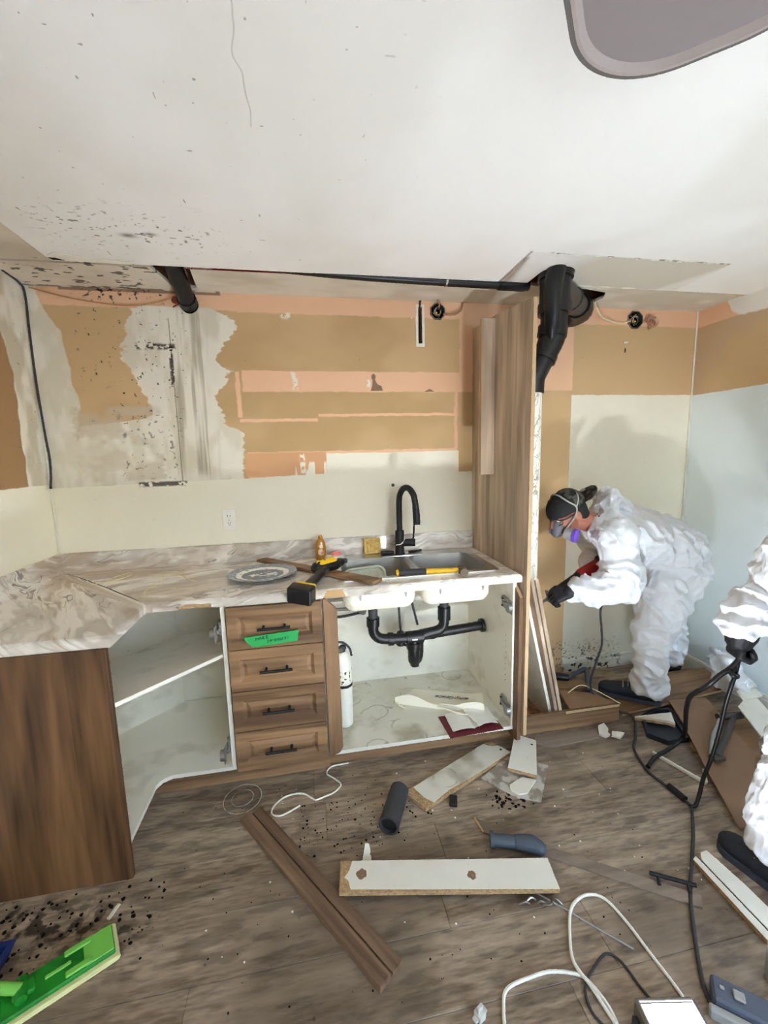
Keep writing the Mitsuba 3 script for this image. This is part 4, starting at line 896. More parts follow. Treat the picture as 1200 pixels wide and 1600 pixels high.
def shoe(name, parent, toe, heel, z=0.0):
    t, h = np.array(toe, float), np.array(heel, float); L = np.linalg.norm(t - h)
    M = local_frame([h[0], h[1], z], [*(t - h), 0])
    up = union([hull(ell((.06, 0, .055), .055, .040, .05), ell((.13, 0, .055), .06, .042, .05)), hull(ell((.13, 0, .05), .05, .042, .05), ell((L - .06, 0, .035), .058, .046, .035)), hull(ell((.065, 0, .06), .05, .038, .04), ell((.08, 0, .13), .048, .042, .02))])
    up = up ^ mf(box(-1, 1, -1, 1, .012, .5))
    k = put(parent + '__' + name, xf(soften(up, .010, 6), M), 'mat_shoe', 60, label='dark work shoe')
    so = sg.Point(.05, 0).buffer(.042).union(sg.Point(L - .055, 0).buffer(.052)).convex_hull
    put(k + '__sole', xf(cat(prism(so, 0, .022)), M), 'mat_sole')
    put(k + '__lace', xf(cat(*[tube([(L - .13 - .025 * i, -.034, .070 + .012 * i), (L - .13 - .025 * i, 0, .092 + .014 * i), (L - .13 - .025 * i, .034, .070 + .012 * i)], .003, 6) for i in range(3)]), M), 'mat_strap', kind='stuff')
    return k

# worker bent over at the wall
w1 = thing('person', 'worker in white coverall, backward cap and respirator bending over a saw at the wall', 'person')
hipC = (3.40, -.345, .85); hipL, hipR = (3.375, -.445, .83), (3.42, -.235, .85)
knL, anL = (3.165, -.475, .45), (3.17, -.455, .14)
knR, anR = (3.45, -.215, .46), (3.60, -.165, .12)
shL, shR = (2.845, -.530, 1.025), (2.90, -.225, 1.03)
elL, wrL = (2.850, -.575, .800), (2.625, -.545, .775)
elR, wrR = (3.03, -.165, .85), (2.86, -.33, .83)
nk = (2.82, -.375, 1.085); hd_ = np.array((2.672, -.375, 1.150))
Mhd = local_frame(hd_, (-.86, 0, -.50))          # local x = where the face looks, z = crown
def H(x, y, z):
    return (Mhd @ np.array([x, y, z, 1]))[:3]
head = [hull(ell((0, 0, .022), .092, .074, .088), ell((.035, 0, -.055), .055, .050, .058)), hull(ell((.02, 0, -.05), .062, .056, .05), ell((.068, 0, -.088), .022, .026, .018)),
        hull(sphere((.090, 0, .010), .010, 10), sphere((.112, 0, -.022), .0125, 10), sphere((.092, 0, -.034), .016, 10)), ell((-.005, .076, -.012), .020, .010, .032), ell((-.005, -.076, -.012), .020, .010, .032),
        hull(sphere((.082, .03, .026), .012, 8), sphere((.082, -.03, .026), .012, 8))]
head = union(head).transform(Mhd[:3, :4])
bodyparts = [head] + [hull(sphere(H(-.03, 0, -.05), .055), sphere(nk, .058))] + [hull(sphere(nk, .06), ell((2.98, -.375, 1.02), .10, .14, .10)), hull(ell((2.98, -.375, 1.02), .10, .14, .10), ell((3.35, -.345, .86), .11, .13, .10))]
bodyparts += chain([(3.33, -.43, .83), knL, anL], [.08, .055, .04]) + chain([(3.37, -.26, .84), knR, anR], [.08, .055, .04]) + chain([shL, elL, wrL], [.052, .040, .028]) + chain([shR, elR, wrR], [.052, .040, .028])
bodyparts += chain([wrL, (2.575, -.538, .763)], [.026, .017]) + chain([wrR, (2.815, -.36, .81)], [.026, .017]) + chain([anL, (3.13, -.41, .08)], [.04, .02]) + chain([anR, (3.55, -.15, .05)], [.04, .02])
put(w1 + '__body', soften(union(bodyparts), .009, 8), 'mat_skin', 60)
cov = [hull(ell((2.86, -.378, 1.055), .085, .125, .085), ell((2.985, -.378, 1.010), .13, .185, .140)), hull(ell((2.985, -.378, 1.010), .13, .185, .140), ell((3.16, -.37, .985), .14, .185, .155)),
       hull(ell((3.16, -.37, .985), .14, .185, .155), ell((3.36, -.350, .885), .158, .190, .155)), hull(ell((3.36, -.350, .885), .158, .190, .155), ell((3.365, -.345, .80), .170, .185, .14))]
cov += [hull(ell((3.35, -.415, .80), .160, .125, .13), ell((3.205, -.465, .58), .125, .105, .10)), hull(ell((3.205, -.465, .58), .125, .105, .10), ell((3.160, -.470, .42), .098, .090, .09)),
        hull(ell((3.160, -.470, .42), .098, .090, .09), ell((3.165, -.460, .24), .080, .078, .07)), hull(ell((3.165, -.46, .24), .080, .078, .07), ell((3.175, -.455, .125), .094, .086, .045))]
cov += [hull(ell((3.40, -.275, .80), .15, .12, .13), ell((3.47, -.22, .48), .105, .10, .09)), hull(ell((3.47, -.22, .48), .105, .10, .09), ell((3.575, -.175, .14), .085, .08, .05))]
cov += chain([shL, (2.858, -.562, .90), elL], [.098, .092, .094]) + chain([elL, (2.74, -.565, .775), (2.640, -.548, .776)], [.090, .078, .064])
cov += chain([shR, elR], [.092, .08]) + chain([elR, wrR], [.08, .06]) + [hull(ell(shL, .09, .075, .085), ell((2.95, -.40, 1.04), .10, .10, .10))]
# the hood lies bunched up behind the neck
cov += [hull(ell((2.875, -.38, 1.115), .055, .10, .045), ell((2.905, -.375, 1.250), .020, .050, .022)), hull(ell((2.905, -.375, 1.250), .020, .050, .022), ell((2.985, -.375, 1.150), .050, .095, .045)), hull(ell((2.80, -.45, 1.06), .03, .05, .06), ell((2.875, -.43, 1.12), .04, .06, .05))]
cm = crumple(soften(union(cov), .0085, 14), .0215, 3)
put(w1 + '__coverall', cm, 'mat_coverall', 75, label='white hooded coverall')
# face: eyes, glasses, respirator, ear; cap worn backwards
for sgn in (1, -1):
    put(w1 + '__eye', tm(sphere(H(.078, .030 * sgn, .008), .011, 12)), 'mat_white_paint', True)
put(w1 + '__safety_glasses', cat(*[tube([H(.098, .0, .006), H(.094, sgn * .03, .02), H(.080, sgn * .062, .012), H(.05, sgn * .074, .008), H(-.01, sgn * .080, .008)], .004, 8) for sgn in (1, -1)], *[tube([H(.098, 0, .0), H(.094, sgn * .035, -.018), H(.078, sgn * .062, -.006), H(.078, sgn * .062, .012)], .0025, 6) for sgn in (1, -1)]), 'mat_dark_grey', 40)
put(w1 + '__hair', xf(soften(union([hull(ell((-.035, 0, .01), .070, .0775, .05), ell((-.055, 0, -.045), .045, .062, .035)), hull(ell((-.03, .060, .01), .03, .013, .02), ell((-.03, -.060, .01), .03, .013, .02))]), .008, 4), Mhd), 'mat_cap', 60, label='dark hair')
crown = hull(ell((0, 0, .030), .106, .086, .092, 32)) ^ mf(box(-.3, .3, -.3, .3, .022, .3))
cp = put(w1 + '__cap', xf(soften(crown, .009, 2), Mhd), 'mat_cap', 50, label='black cap worn backwards')
put(cp + '__back_panel', xf(tm(hull(ell((-.026, 0, .036), .0845, .0885, .090, 32)) ^ mf(box(-.2, -.005, -.2, .2, .034, .3))), Mhd), 'mat_camo', 50)
br = prism(sg.Point(-.085, 0).buffer(.074).intersection(SB(-.20, -.08, -.08, .08)).union(SB(-.09, -.066, -.066, .066)), 0, .006)
br.apply_scale([1.28, 1, 1]); br.vertices[:, 2] += .026 - 1.3 * br.vertices[:, 1] ** 2 - .10 * (br.vertices[:, 0] + .06)
put(cp + '__brim', xf(br, Mhd), 'mat_camo')
put(cp + '__badge', xf(mv(lathe([(0, 0), (.016, 0), (.016, .0015), (0, .002)], n=16), (-.15, -.03, .046)), Mhd), 'mat_strap')
for sgn in (1, -1):
    put(w1 + '__respirator_strap', tube([H(.08, sgn * .045, -.055), H(.02, sgn * .082, -.005), H(-.012, sgn * .0885, .040), H(.010, sgn * .075, .088), H(.016, sgn * .03, .121), H(.016, 0, .1245)], .0045, 6), 'mat_strap', 40)
    put(w1 + '__respirator_strap', tube([H(-.012, sgn * .0885, .040), H(-.05, sgn * .078, .075), H(-.072, sgn * .03, .098), H(-.074, 0, .1)], .0045, 6), 'mat_strap', 40)
rp = put(w1 + '__respirator', xf(soften(union([hull(ell((.085, 0, -.035), .035, .042, .045), ell((.108, 0, -.060), .026, .030, .030))]), .007, 4), Mhd), 'mat_respirator', 60, label='grey half-mask respirator')
for sgn in (1, -1):
    a, b = H(.085, sgn * .045, -.070), H(.062, sgn * .092, -.092)
    put(rp + '__filter', cyl(a, b, .030, 20, .034), 'mat_strap', 40)
    put(rp + '__filter_cover', cyl(np.array(b) - (np.array(b) - np.array(a)) * .25, b + (np.array(b) - np.array(a)) * .06, .036, 20), 'mat_purple', 40, label='purple filter cartridge')
gL = hand((2.585, -.540, .772), (2.520, -.525, .748), (.25, .55, -.8), 52)
put(w1 + '__glove', soften(union([gL] + chain([wrL, (2.585, -.540, .770)], [.040, .034])), .004, 5), 'mat_glove', 60, label='black work glove')
gR = hand((2.835, -.350, .815), (2.785, -.385, .785), (-.3, -.6, -.6), 55)
put(w1 + '__glove', soften(union([gR] + chain([wrR, (2.835, -.350, .815)], [.038, .033])), .004, 5), 'mat_glove', 60, label='black work glove')
shoe('shoe', w1, (2.975, -.290), (3.235, -.500), .034)
shoe('shoe', w1, (3.395, -.105), (3.675, -.185))
# reciprocating saw in his hands, its cord dropping to the floor
sw = thing('reciprocating_saw', 'red and black corded saw held by the bending worker', 'power saw')
Ms = local_frame((2.76, -.42, .815), (-.39, -.09, -.13))
put(sw + '__motor_housing', xf(soften(union([hull(ell((-.13, 0, .0), .04, .036, .042), ell((.02, 0, 0), .05, .038, .04))]), .009, 4), Ms), 'mat_red', 60, label='red motor housing')
put(sw + '__nose', xf(soften(union([hull(ell((.03, 0, 0), .04, .032, .034), ell((.22, 0, -.01), .035, .026, .028))]), .009, 4), Ms), 'mat_black_plastic', 60)
put(sw + '__handle', xf(soften(union(chain([(-.12, 0, .03), (-.20, 0, .02), (-.21, 0, -.04), (-.13, 0, -.06)], [.028, .026, .026, .024], 14)), .008, 4), Ms), 'mat_black_plastic', 60)
put(sw + '__shoe_plate', xf(box(.255, .265, -.025, .025, -.05, .02, .002), Ms), 'mat_zinc')
put(sw + '__blade', xf(box(.25, .37, -.001, .001, -.022, -.004), Ms), 'mat_zinc')
put(sw + '__cord', tube([(2.93, -.42, .80), (2.865, -.47, .72), (2.835, -.46, .62), (2.855, -.45, .50), (2.868, -.44, .40), (2.85, -.42, .28), (2.84, -.40, .15), (2.87, -.42, .06), (2.93, -.48, .03), (2.985, -.53, .03), (2.99, -.57, .012), (2.95, -.62, .008), (2.90, -.68, .006), (2.835, -.745, .006), (2.80, -.83, .006), (2.785, -.90, .006), (2.80, -1.0, .006), (2.808, -1.08, .006), (2.78, -1.12, .006), (2.70, -1.20, .006), (2.60, -1.29, .006), (2.50, -1.38, .006), (2.41, -1.48, .006), (2.33, -1.58, .006), (2.30, -1.64, .006)], .0058, 8, 6), 'mat_dark_grey', 50, label='dark rubber cord')
put(sw + '__cord_connector', cyl((2.80, -.985, .012), (2.807, -1.06, .012), .014, 12), 'mat_black_matte', 40)

# second worker at the edge of the frame
w2 = thing('person', 'second worker in white coverall and dark shoe, cut off by the picture edge, gripping cable', 'person')
h2C = (3.02, -1.52, .92); h2L, h2R = (2.93, -1.49, .90), (3.11, -1.52, .90)
k2L, a2L = (2.895, -1.405, .50), (2.835, -1.385, .12)
k2R, a2R = (3.15, -1.44, .50), (3.16, -1.48, .12)
ch2 = (3.09, -1.40, 1.22); n2 = (3.12, -1.27, 1.38); hd2 = np.array((3.13, -1.20, 1.52))
s2L, e2L, wr2L = (2.965, -1.315, 1.23), (3.005, -1.165, .945), (2.915, -1.135, .775)
s2R, e2R, wr2R = (3.26, -1.36, 1.25), (3.34, -1.2, 1.0), (3.28, -1.05, .86)
Mh2 = local_frame(hd2, (0, .86, -.5))
hd2m = union([hull(ell((0, 0, .022), .092, .074, .088), ell((.035, 0, -.055), .055, .050, .058)), hull(ell((.02, 0, -.05), .062, .056, .05), ell((.068, 0, -.088), .022, .026, .018)), hull(sphere((.090, 0, .010), .010, 10), sphere((.112, 0, -.022), .0125, 10), sphere((.092, 0, -.034), .016, 10))]).transform(Mh2[:3, :4])
b2 = [hd2m, hull(sphere(hd2 + [0, -.03, -.06], .055), sphere(n2, .058)), hull(sphere(n2, .06), ell(ch2, .15, .11, .12)), hull(ell(ch2, .15, .11, .12), ell(h2C, .15, .12, .12))]
b2 += chain([h2L, k2L, a2L], [.08, .055, .04]) + chain([h2R, k2R, a2R], [.08, .055, .04]) + chain([s2L, e2L, wr2L, (2.905, -1.13, .745)], [.05, .04, .026, .016]) + chain([s2R, e2R, wr2R, (3.27, -1.01, .82)], [.05, .04, .026, .016])
b2 += chain([a2L, (2.812, -1.40, .07)], [.036, .02]) + chain([a2R, (3.165, -1.46, .07)], [.036, .02])
put(w2 + '__body', soften(union(b2), .012, 8), 'mat_skin', 60)
c2 = [hull(ell(n2, .08, .08, .06), ell(ch2, .185, .145, .15)), hull(ell(ch2, .185, .145, .15), ell(h2C, .18, .16, .16))]
c2 += [hull(ell(h2L, .12, .14, .14), ell(k2L, .098, .105, .10)), hull(ell(k2L, .098, .105, .10), ell((2.86, -1.39, .26), .09, .095, .07)), hull(ell((2.86, -1.39, .26), .09, .095, .07), ell((2.845, -1.385, .105), .10, .10, .045))]
c2 += [hull(ell(h2R, .12, .14, .14), ell(k2R, .10, .105, .10)), hull(ell(k2R, .10, .105, .10), ell((3.16, -1.48, .12), .09, .09, .05))]
c2 += chain([s2L, e2L], [.095, .082]) + [hull(sphere(e2L, .082), ell((2.925, -1.135, .850), .080, .075, .05)), hull(ell((2.925, -1.135, .850), .080, .075, .05), ell((2.915, -1.133, .800), .082, .076, .03))] + chain([s2R, e2R, wr2R], [.095, .08, .06])
c2 += [hull(ell(hd2 + [0, -.03, .01], .10, .10, .115), ell(n2, .085, .09, .06)) - ell(hd2 + [0, .09, -.03], .075, .09, .095)]
put(w2 + '__coverall', crumple(soften(union(c2), .0095, 14), .019, 11), 'mat_coverall', 75, label='white coverall')
g2 = hand((2.912, -1.132, .755), (2.900, -1.130, .690), (.85, -.35, -.2), 72, r=.0115, spread=.023)
put(w2 + '__glove', soften(union([g2] + chain([wr2L, (2.912, -1.132, .745)], [.055, .046])), .004, 5), 'mat_glove', 60, label='black work glove')
g3 = hand((3.28, -1.03, .83), (3.27, -.99, .78), (-.6, .2, -.6), 55)
put(w2 + '__glove', soften(union([g3] + chain([wr2R, (3.28, -1.03, .83)], [.040, .036])), .004, 5), 'mat_glove', 60, label='black work glove')
shoe('shoe', w2, (2.775, -1.235), (2.825, -1.53))
shoe('shoe', w2, (3.17, -1.30), (3.15, -1.58))
hc = thing('heavy_cable', 'thick looped black cable hanging from the second worker’s glove', 'cable')
put(hc + '__strand', tube([(2.925, -1.13, .665), (2.905, -1.118, .625), (2.875, -1.10, .585), (2.85, -1.075, .53), (2.86, -1.0, .44), (2.93, -.92, .32), (3.02, -.84, .18), (3.06, -.80, .08), (3.02, -.79, .03), (2.96, -.805, .02), (2.88, -.825, .012), (2.80, -.87, .013)], .0095, 10), 'mat_black_plastic', 50)
put(hc + '__strand', tube([(2.92, -1.13, .66), (2.93, -1.115, .59), (2.935, -1.10, .53), (2.93, -1.09, .45), (2.925, -1.08, .33), (2.91, -1.07, .2), (2.89, -1.06, .10), (2.865, -1.07, .035), (2.82, -1.095, .014), (2.80, -1.09, .011)], .0075, 10), 'mat_black_plastic', 50)
put(hc + '__knot', tube([(2.905, -1.128, .622), (2.92, -1.105, .607), (2.925, -1.125, .592), (2.90, -1.135, .598), (2.895, -1.118, .615)], .010, 8), 'mat_black_plastic', 50)

# ---------------------------------------------------------------- demolition waste on the floor
def plank(name, pts, z0, th, m, label, cat_, group=None, bevel=True):
    k = thing(name, label, cat_, group)
    put(k + '__board', prism(pts, z0, z0 + th), m)
    return k
# long white particleboard plank
k = thing('white_plank', 'long white melamine plank with two torn holes lying across the floor', 'plank')
put(k + '__core', prism([(1.344, -1.172), (1.357, -1.066), (2.088, -1.200), (2.069, -1.306)], .020, .0362), 'mat_particle', label='raw particleboard core')
put(k + '__face', prism([(1.383, -1.172), (1.378, -1.140), (1.364, -1.128), (1.384, -1.108), (1.398, -1.074), (2.088, -1.2005), (2.069, -1.3055)], .0362, .0375), 'mat_white_board', label='white melamine face')
for x, y, r, sd in ((1.427, -1.128, .019, 3), (1.800, -1.205, .016, 9)):
    rg = random.Random(sd)
    put(k + '__torn_hole', prism([(x + r * (.75 + .4 * rg.random()) * math.cos(a), y + r * (.75 + .4 * rg.random()) * math.sin(a)) for a in np.arange(0, 6.28, .5)], .0374, .0381), 'mat_masonite')
    put(k + '__screw', cyl((x, y - r * .4, .038), (x, y - r * .4, .041), .003, 8), 'mat_zinc')
put(k + '__support', mv(box(1.42, 1.95, -1.165, -1.13, 0, .0199, .001), (0, 0, 0)), 'mat_particle') if 0 else None
k2 = thing('plank_chip', 'small white notched chip leaning behind the end of the long white plank', 'wood chip')
put(k2 + '__chip', mv(prism([(0, 0), (.035, 0), (.034, .018), (.028, .022), (.032, .03), (.026, .055), (.012, .055)], 0, .004), (1.435, -1.058, .004), rx=38, rz=-8), 'mat_white_board')
# tilted white plank in front of the sink cabinet
k = thing('white_plank', 'stained white plank with broken ends pointing at the sink cabinet corner', 'plank')
A, Bq, Cq, D = np.array([1.655, -.792]), np.array([2.150, -.560]), np.array([2.222, -.660]), np.array([1.722, -.893])
put(k + '__core', prism([A, A + (Bq - A) * .96, A + (Bq - A) * 1.0 + (Cq - Bq) * .2, Cq, D], .003, .0195), 'mat_particle', label='raw particleboard core')
def lerp2(u, v_):
    return tuple((A * (1 - u) + Bq * u) * (1 - v_) + (D * (1 - u) + Cq * u) * v_)
put(k + '__face', prism([lerp2(.085, .03), lerp2(.92, .0), lerp2(.935, .2), lerp2(.955, .33), lerp2(1.0, .45), lerp2(1.0, 1.), lerp2(.5, .975), lerp2(.28, .90), lerp2(.09, .99), lerp2(.07, .6)], .0195, .0207), 'mat_dirty_board', label='white melamine face with stains')
for u, v_ in ((.965, .66),):
    put(k + '__screw_hole', mv(lathe([(0, 0), (.006, 0), (.006, .0008), (0, .0008)], n=10), (*lerp2(u, v_), .0206)), 'mat_dark_grey')
k = thing('white_offcut', 'white square-ended particleboard offcut lying on a dusty plastic sheet', 'wood offcut')
put(k + '__core', prism([(2.148, -.772), (2.292, -.563), (2.372, -.632), (2.255, -.842)], .022, .038), 'mat_particle')
put(k + '__face', prism([(2.149, -.772), (2.292, -.564), (2.371, -.632), (2.255, -.841)], .038, .0392), 'mat_white_board')
put(k + '__screw_hole', mv(lathe([(0, 0), (.006, 0), (.006, .0008), (0, .0008)], n=10), (2.335, -.655, .0391)), 'mat_dark_grey')
mat('mat_dusty_sheet', proc(lambda p, n, uv: mix(s(186, 180, 168), s(140, 130, 116), smoothstep(.4, .65, fbm(p.x * 30, p.y * 30, 1., 3)))), .35)
k = thing('plastic_sheet', 'dusty translucent plastic sheet under the white offcut', 'plastic sheet')
put(k + '__sheet', prism([(2.02, -.770), (2.20, -.665), (2.36, -.76), (2.215, -.945), (2.12, -.90)], .001, .006), 'mat_dusty_sheet')
k = thing('plank_chip', 'white pointed melamine chip on the dusty plastic sheet', 'wood chip')
put(k + '__chip', prism([(2.115, -.868), (2.125, -.838), (2.20, -.808), (2.255, -.835), (2.18, -.895), (2.14, -.893)], .006, .012), 'mat_white_board')
# long brown wood strips
k = thing('wood_strip', 'long brown wood trim strip with a groove lying diagonally on the floor', 'wood strip')
P0, P1 = np.array([1.006, -.768]), np.array([1.476, -1.412])
d = (P1 - P0) / np.linalg.norm(P1 - P0); nn = np.array([-d[1], d[0]])
Lw = np.linalg.norm(P1 - P0)
prof = sg.Polygon([(-.046, 0), (.046, 0), (.046, .016), (.006, .016), (.006, .008), (-.004, .008), (-.004, .024), (-.046, .024)])
m = prism(prof, 0, Lw); v = m.vertices
m.vertices = np.stack([P0[0] - nn[0] * -v[:, 0] + d[0] * v[:, 2], P0[1] + nn[1] * v[:, 0] + d[1] * v[:, 2], v[:, 1] + .001], 1); m.fix_normals()
put(k + '__strip', m, 'mat_wood_strip')
def strip_wood(p, n, uv):
    a = (p.x - 1.0) * d[0] + (p.y + .77) * d[1]; b = (p.x - 1.0) * nn[0] + (p.y + .77) * nn[1]
    return mix(s(84, 64, 48), s(134, 108, 84), dr.clip(fbm(a * 3, b * 60, p.z * 40, 4) * 1.5 - .3, 0, 1))
mat('mat_wood_strip', proc(strip_wood), .55)
k = thing('wood_strip', 'thin grey-brown laminate strip running behind the long white plank to the black handle', 'wood strip')
put(k + '__strip', prism([(1.908, -.960), (1.918, -1.030), (2.10, -1.165), (2.50, -1.425), (2.53, -1.392), (2.14, -1.140), (1.98, -1.02)], .001, .007), 'mat_wood_ash')
put(k + '__edge', prism([(1.906, -.960), (1.916, -1.031), (1.921, -1.028), (1.912, -.960)], .001, .0075), 'mat_wood_edge')
# black roll, block, pipe fitting, clear lid, wires
k = thing('foam_roll', 'dark grey cylinder lying on the floor between the planks', 'roll')
put(k + '__roll', cut(cyl((1.552, -.965, .0405), (1.632, -.800, .0405), .040, 32), cyl((1.547, -.975, .0405), (1.57, -.928, .0405), .032, 24)), 'mat_dark_grey', 40)
put(k + '__core', cyl((1.5582, -.952, .0405), (1.60, -.866, .0405), .0315, 24), 'mat_black_matte', 40)
k = thing('plastic_block', 'small black plastic block near the stained plank', 'plastic piece')
put(k + '__block', mv(box(-.016, .016, -.026, .026, 0, .016, .003), (1.852, -.868, 0), rz=-20), 'mat_black_matte')
k = thing('pipe_fitting', 'dark grey plastic pipe fitting lying behind the long white plank', 'pipe fitting')
put(k + '__tube', cut(cyl((1.925, -1.085, .026), (2.03, -1.118, .026), .022, 20), cyl((1.92, -1.083, .026), (1.96, -1.096, .026), .017, 16)), 'mat_fitting', 40)
mat('mat_fitting', s(66, 74, 84), .5)
put(k + '__flange', cyl((1.922, -1.084, .028), (1.934, -1.088, .028), .028, 20), 'mat_fitting', 40)
put(k + '__elbow', soften(union(chain([(2.02, -1.115, .026), (2.065, -1.132, .027), (2.085, -1.150, .025)], [.027, .031, .026])), .008, 3), 'mat_fitting', 60)
scene['mat_clear'] = {'type': 'thindielectric', 'int_ior': 1.45, 'ext_ior': 1.0}
k = thing('container_cover', 'round clear plastic cover on the floor at the drawer cabinet', 'plastic cover')
put(k + '__dome', lathe([(.0, .010), (.040, .010), (.046, .004), (.072, .004), (.078, .012), (.080, .012), (.081, .0005)], (.955, -.665, 0), 36), 'mat_clear', 30)
put(k + '__ring', lathe([(.044, .0045), (.047, .0045), (.047, .0055), (.044, .0055)], (.955, -.665, 0), 36), 'mat_dusty_sheet')
put(k + '__ring', lathe([(.078, .001), (.082, .001), (.082, .003), (.078, .003)], (.955, -.665, 0), 36), 'mat_dusty_sheet')
k = thing('white_wire', 'thin white wire curling on the floor in front of the drawer cabinet', 'wire')
put(k + '__wire', tube([(1.205, -.755, .003), (1.13, -.790, .003), (1.09, -.775, .003), (1.095, -.735, .003), (1.14, -.695, .003), (1.21, -.69, .003), (1.255, -.725, .003), (1.275, -.738, .003), (1.31, -.728, .003), (1.355, -.712, .003), (1.385, -.675, .003), (1.355, -.630, .003), (1.325, -.595, .003), (1.35, -.555, .003), (1.432, -.548, .003)], .0036, 8), 'mat_white_paint', 40)
# white loops of the lamp's cord
k = thing('extension_lead', 'white electrical cord looping on the floor by the work light', 'cord')
put(k + '__cord', tube([(1.735, -1.60, .005), (1.755, -1.54, .005), (1.785, -1.497, .005), (1.86, -1.485, .005), (1.93, -1.484, .005), (2.0, -1.505, .005), (2.02, -1.53, .006), (2.035, -1.58, .005), (2.03, -1.64, .005)], .0048, 8), 'mat_white_paint', 40)
put(k + '__cord', tube([(2.03, -1.63, .006), (2.015, -1.54, .011), (2.002, -1.48, .012), (2.03, -1.42, .006), (2.075, -1.355, .005), (2.12, -1.325, .005), (2.175, -1.318, .005), (2.215, -1.345, .005), (2.232, -1.42, .005), (2.238, -1.50, .005), (2.245, -1.58, .005), (2.24, -1.66, .01)], .0048, 8), 'mat_white_paint', 40)
k = thing('black_wire', 'thin black wire looping under the white cord', 'wire')
put(k + '__wire', tube([(2.0, -1.62, .004), (1.985, -1.58, .004), (2.0, -1.535, .004), (2.05, -1.50, .004), (2.11, -1.475, .004), (2.14, -1.50, .004), (2.15, -1.56, .004), (2.16, -1.60, .004)], .0034, 8), 'mat_dark_grey', 40)
k = thing('grey_wire', 'pale straight wire lying from the long white plank to the work light', 'wire')
put(k + '__wire', tube([(1.99, -1.265, .003), (2.06, -1.335, .003), (2.14, -1.42, .003), (2.20, -1.48, .003)], .0028, 6), 'mat_strap', 40)
k = thing('cable_clips', 'small heap of clear plastic and metal clips beside the long white plank', 'clips')
rg = random.Random(4)
put(k + '__clip', cat(*[tube([(1.93 + .026 * i + rg.uniform(-.01, .01), -1.292 - .006 * i + rg.uniform(-.012, .012), .006), (1.945 + .026 * i, -1.303 - .006 * i + rg.uniform(-.015, .015), .016), (1.96 + .026 * i, -1.30 - .006 * i + rg.uniform(-.01, .01), .007)], .0035, 6) for i in range(5)]), 'mat_zinc', 40, kind='stuff')
k = thing('plastic_connector', 'small white plastic connector standing near the white cord', 'connector')
put(k + '__body', mv(cat(box(-.012, .012, -.012, .012, 0, .02, .002), box(-.009, .009, -.004, .004, .02, .038, .001), box(-.022, .022, -.007, .007, .006, .013, .001)), (1.690, -1.535, 0), rz=25), 'mat_clear_plastic')
k = thing('bar_pull', 'black bar handle lying on the floor across the dark cord', 'handle')
Mq = local_frame((2.472, -1.338, .020), (.105, -.060, 0))
put(k + '__bar', xf(cyl((-.068, 0, 0), (.068, 0, 0), .0065, 12), Mq), 'mat_black_matte', 40)
put(k + '__post', xf(cat(cyl((-.044, 0, 0), (-.044, -.026, -.012), .0052, 10), cyl((.044, 0, 0), (.044, -.026, -.012), .0052, 10)), Mq), 'mat_black_matte', 40)
# white board with a groove under the second worker's shoe
k = thing('white_plank', 'white grooved board lying beside the second worker’s shoe', 'plank')
d0 = np.array([-.01, -.205]) ; 
q = [(2.606, -1.290), (2.640, -1.268), (2.700, -1.292), (2.735, -1.56), (2.62, -1.560), (2.585, -1.505)]
put(k + '__core', prism([(2.604, -1.290), (2.690, -1.272), (2.694, -1.56), (2.596, -1.545)], .001, .017), 'mat_particle')
put(k + '__face', prism([(2.604, -1.290), (2.624, -1.283), (2.622, -1.548), (2.596, -1.545)], .017, .0185), 'mat_white_board')
put(k + '__face', prism([(2.630, -1.300), (2.650, -1.276), (2.680, -1.272), (2.693, -1.40), (2.694, -1.56), (2.627, -1.55)], .017, .0195), 'mat_white_board')
put(k + '__groove', prism([(2.6235, -1.284), (2.6305, -1.284), (2.628, -1.55), (2.6215, -1.548)], .0168, .0173), 'mat_dark_grey')
# bottom right corner: tool case and grey bottle
k = thing('tool_case', 'dark grey-blue tool case lying on the floor behind the work light', 'tool case')
mat('mat_case', s(78, 84, 98), .5)
Mc = local_frame((2.375, -1.665, 0), (.10, -.085, 0))
put(k + '__body', xf(box(-.075, .16, -.03, .035, 0, .045, .006), Mc), 'mat_case')
put(k + '__side', xf(box(-.085, .16, -.052, -.031, 0, .030, .004), Mc), 'mat_strap')
put(k + '__latch', xf(cat(box(-.03, -.005, -.01, .014, .045, .052, .002), box(-.058, -.048, .0, .008, .045, .05, .001)), Mc), 'mat_strap')
k = thing('spray_bottle', 'grey-green bottle standing at the edge of the picture beside the work light', 'bottle')
mat('mat_grey_green', s(120, 140, 136), .35)
put(k + '__body', lathe([(0, 0), (.044, 0), (.047, .006), (.047, .13), (.036, .165), (.018, .18), (.018, .2), (0, .2)], (2.545, -1.635, 0), 28), 'mat_grey_green', 40)
put(k + '__cap', lathe([(0, .2), (.02, .2), (.02, .225), (0, .225)], (2.545, -1.635, 0), 20), 'mat_dark_grey', 40)
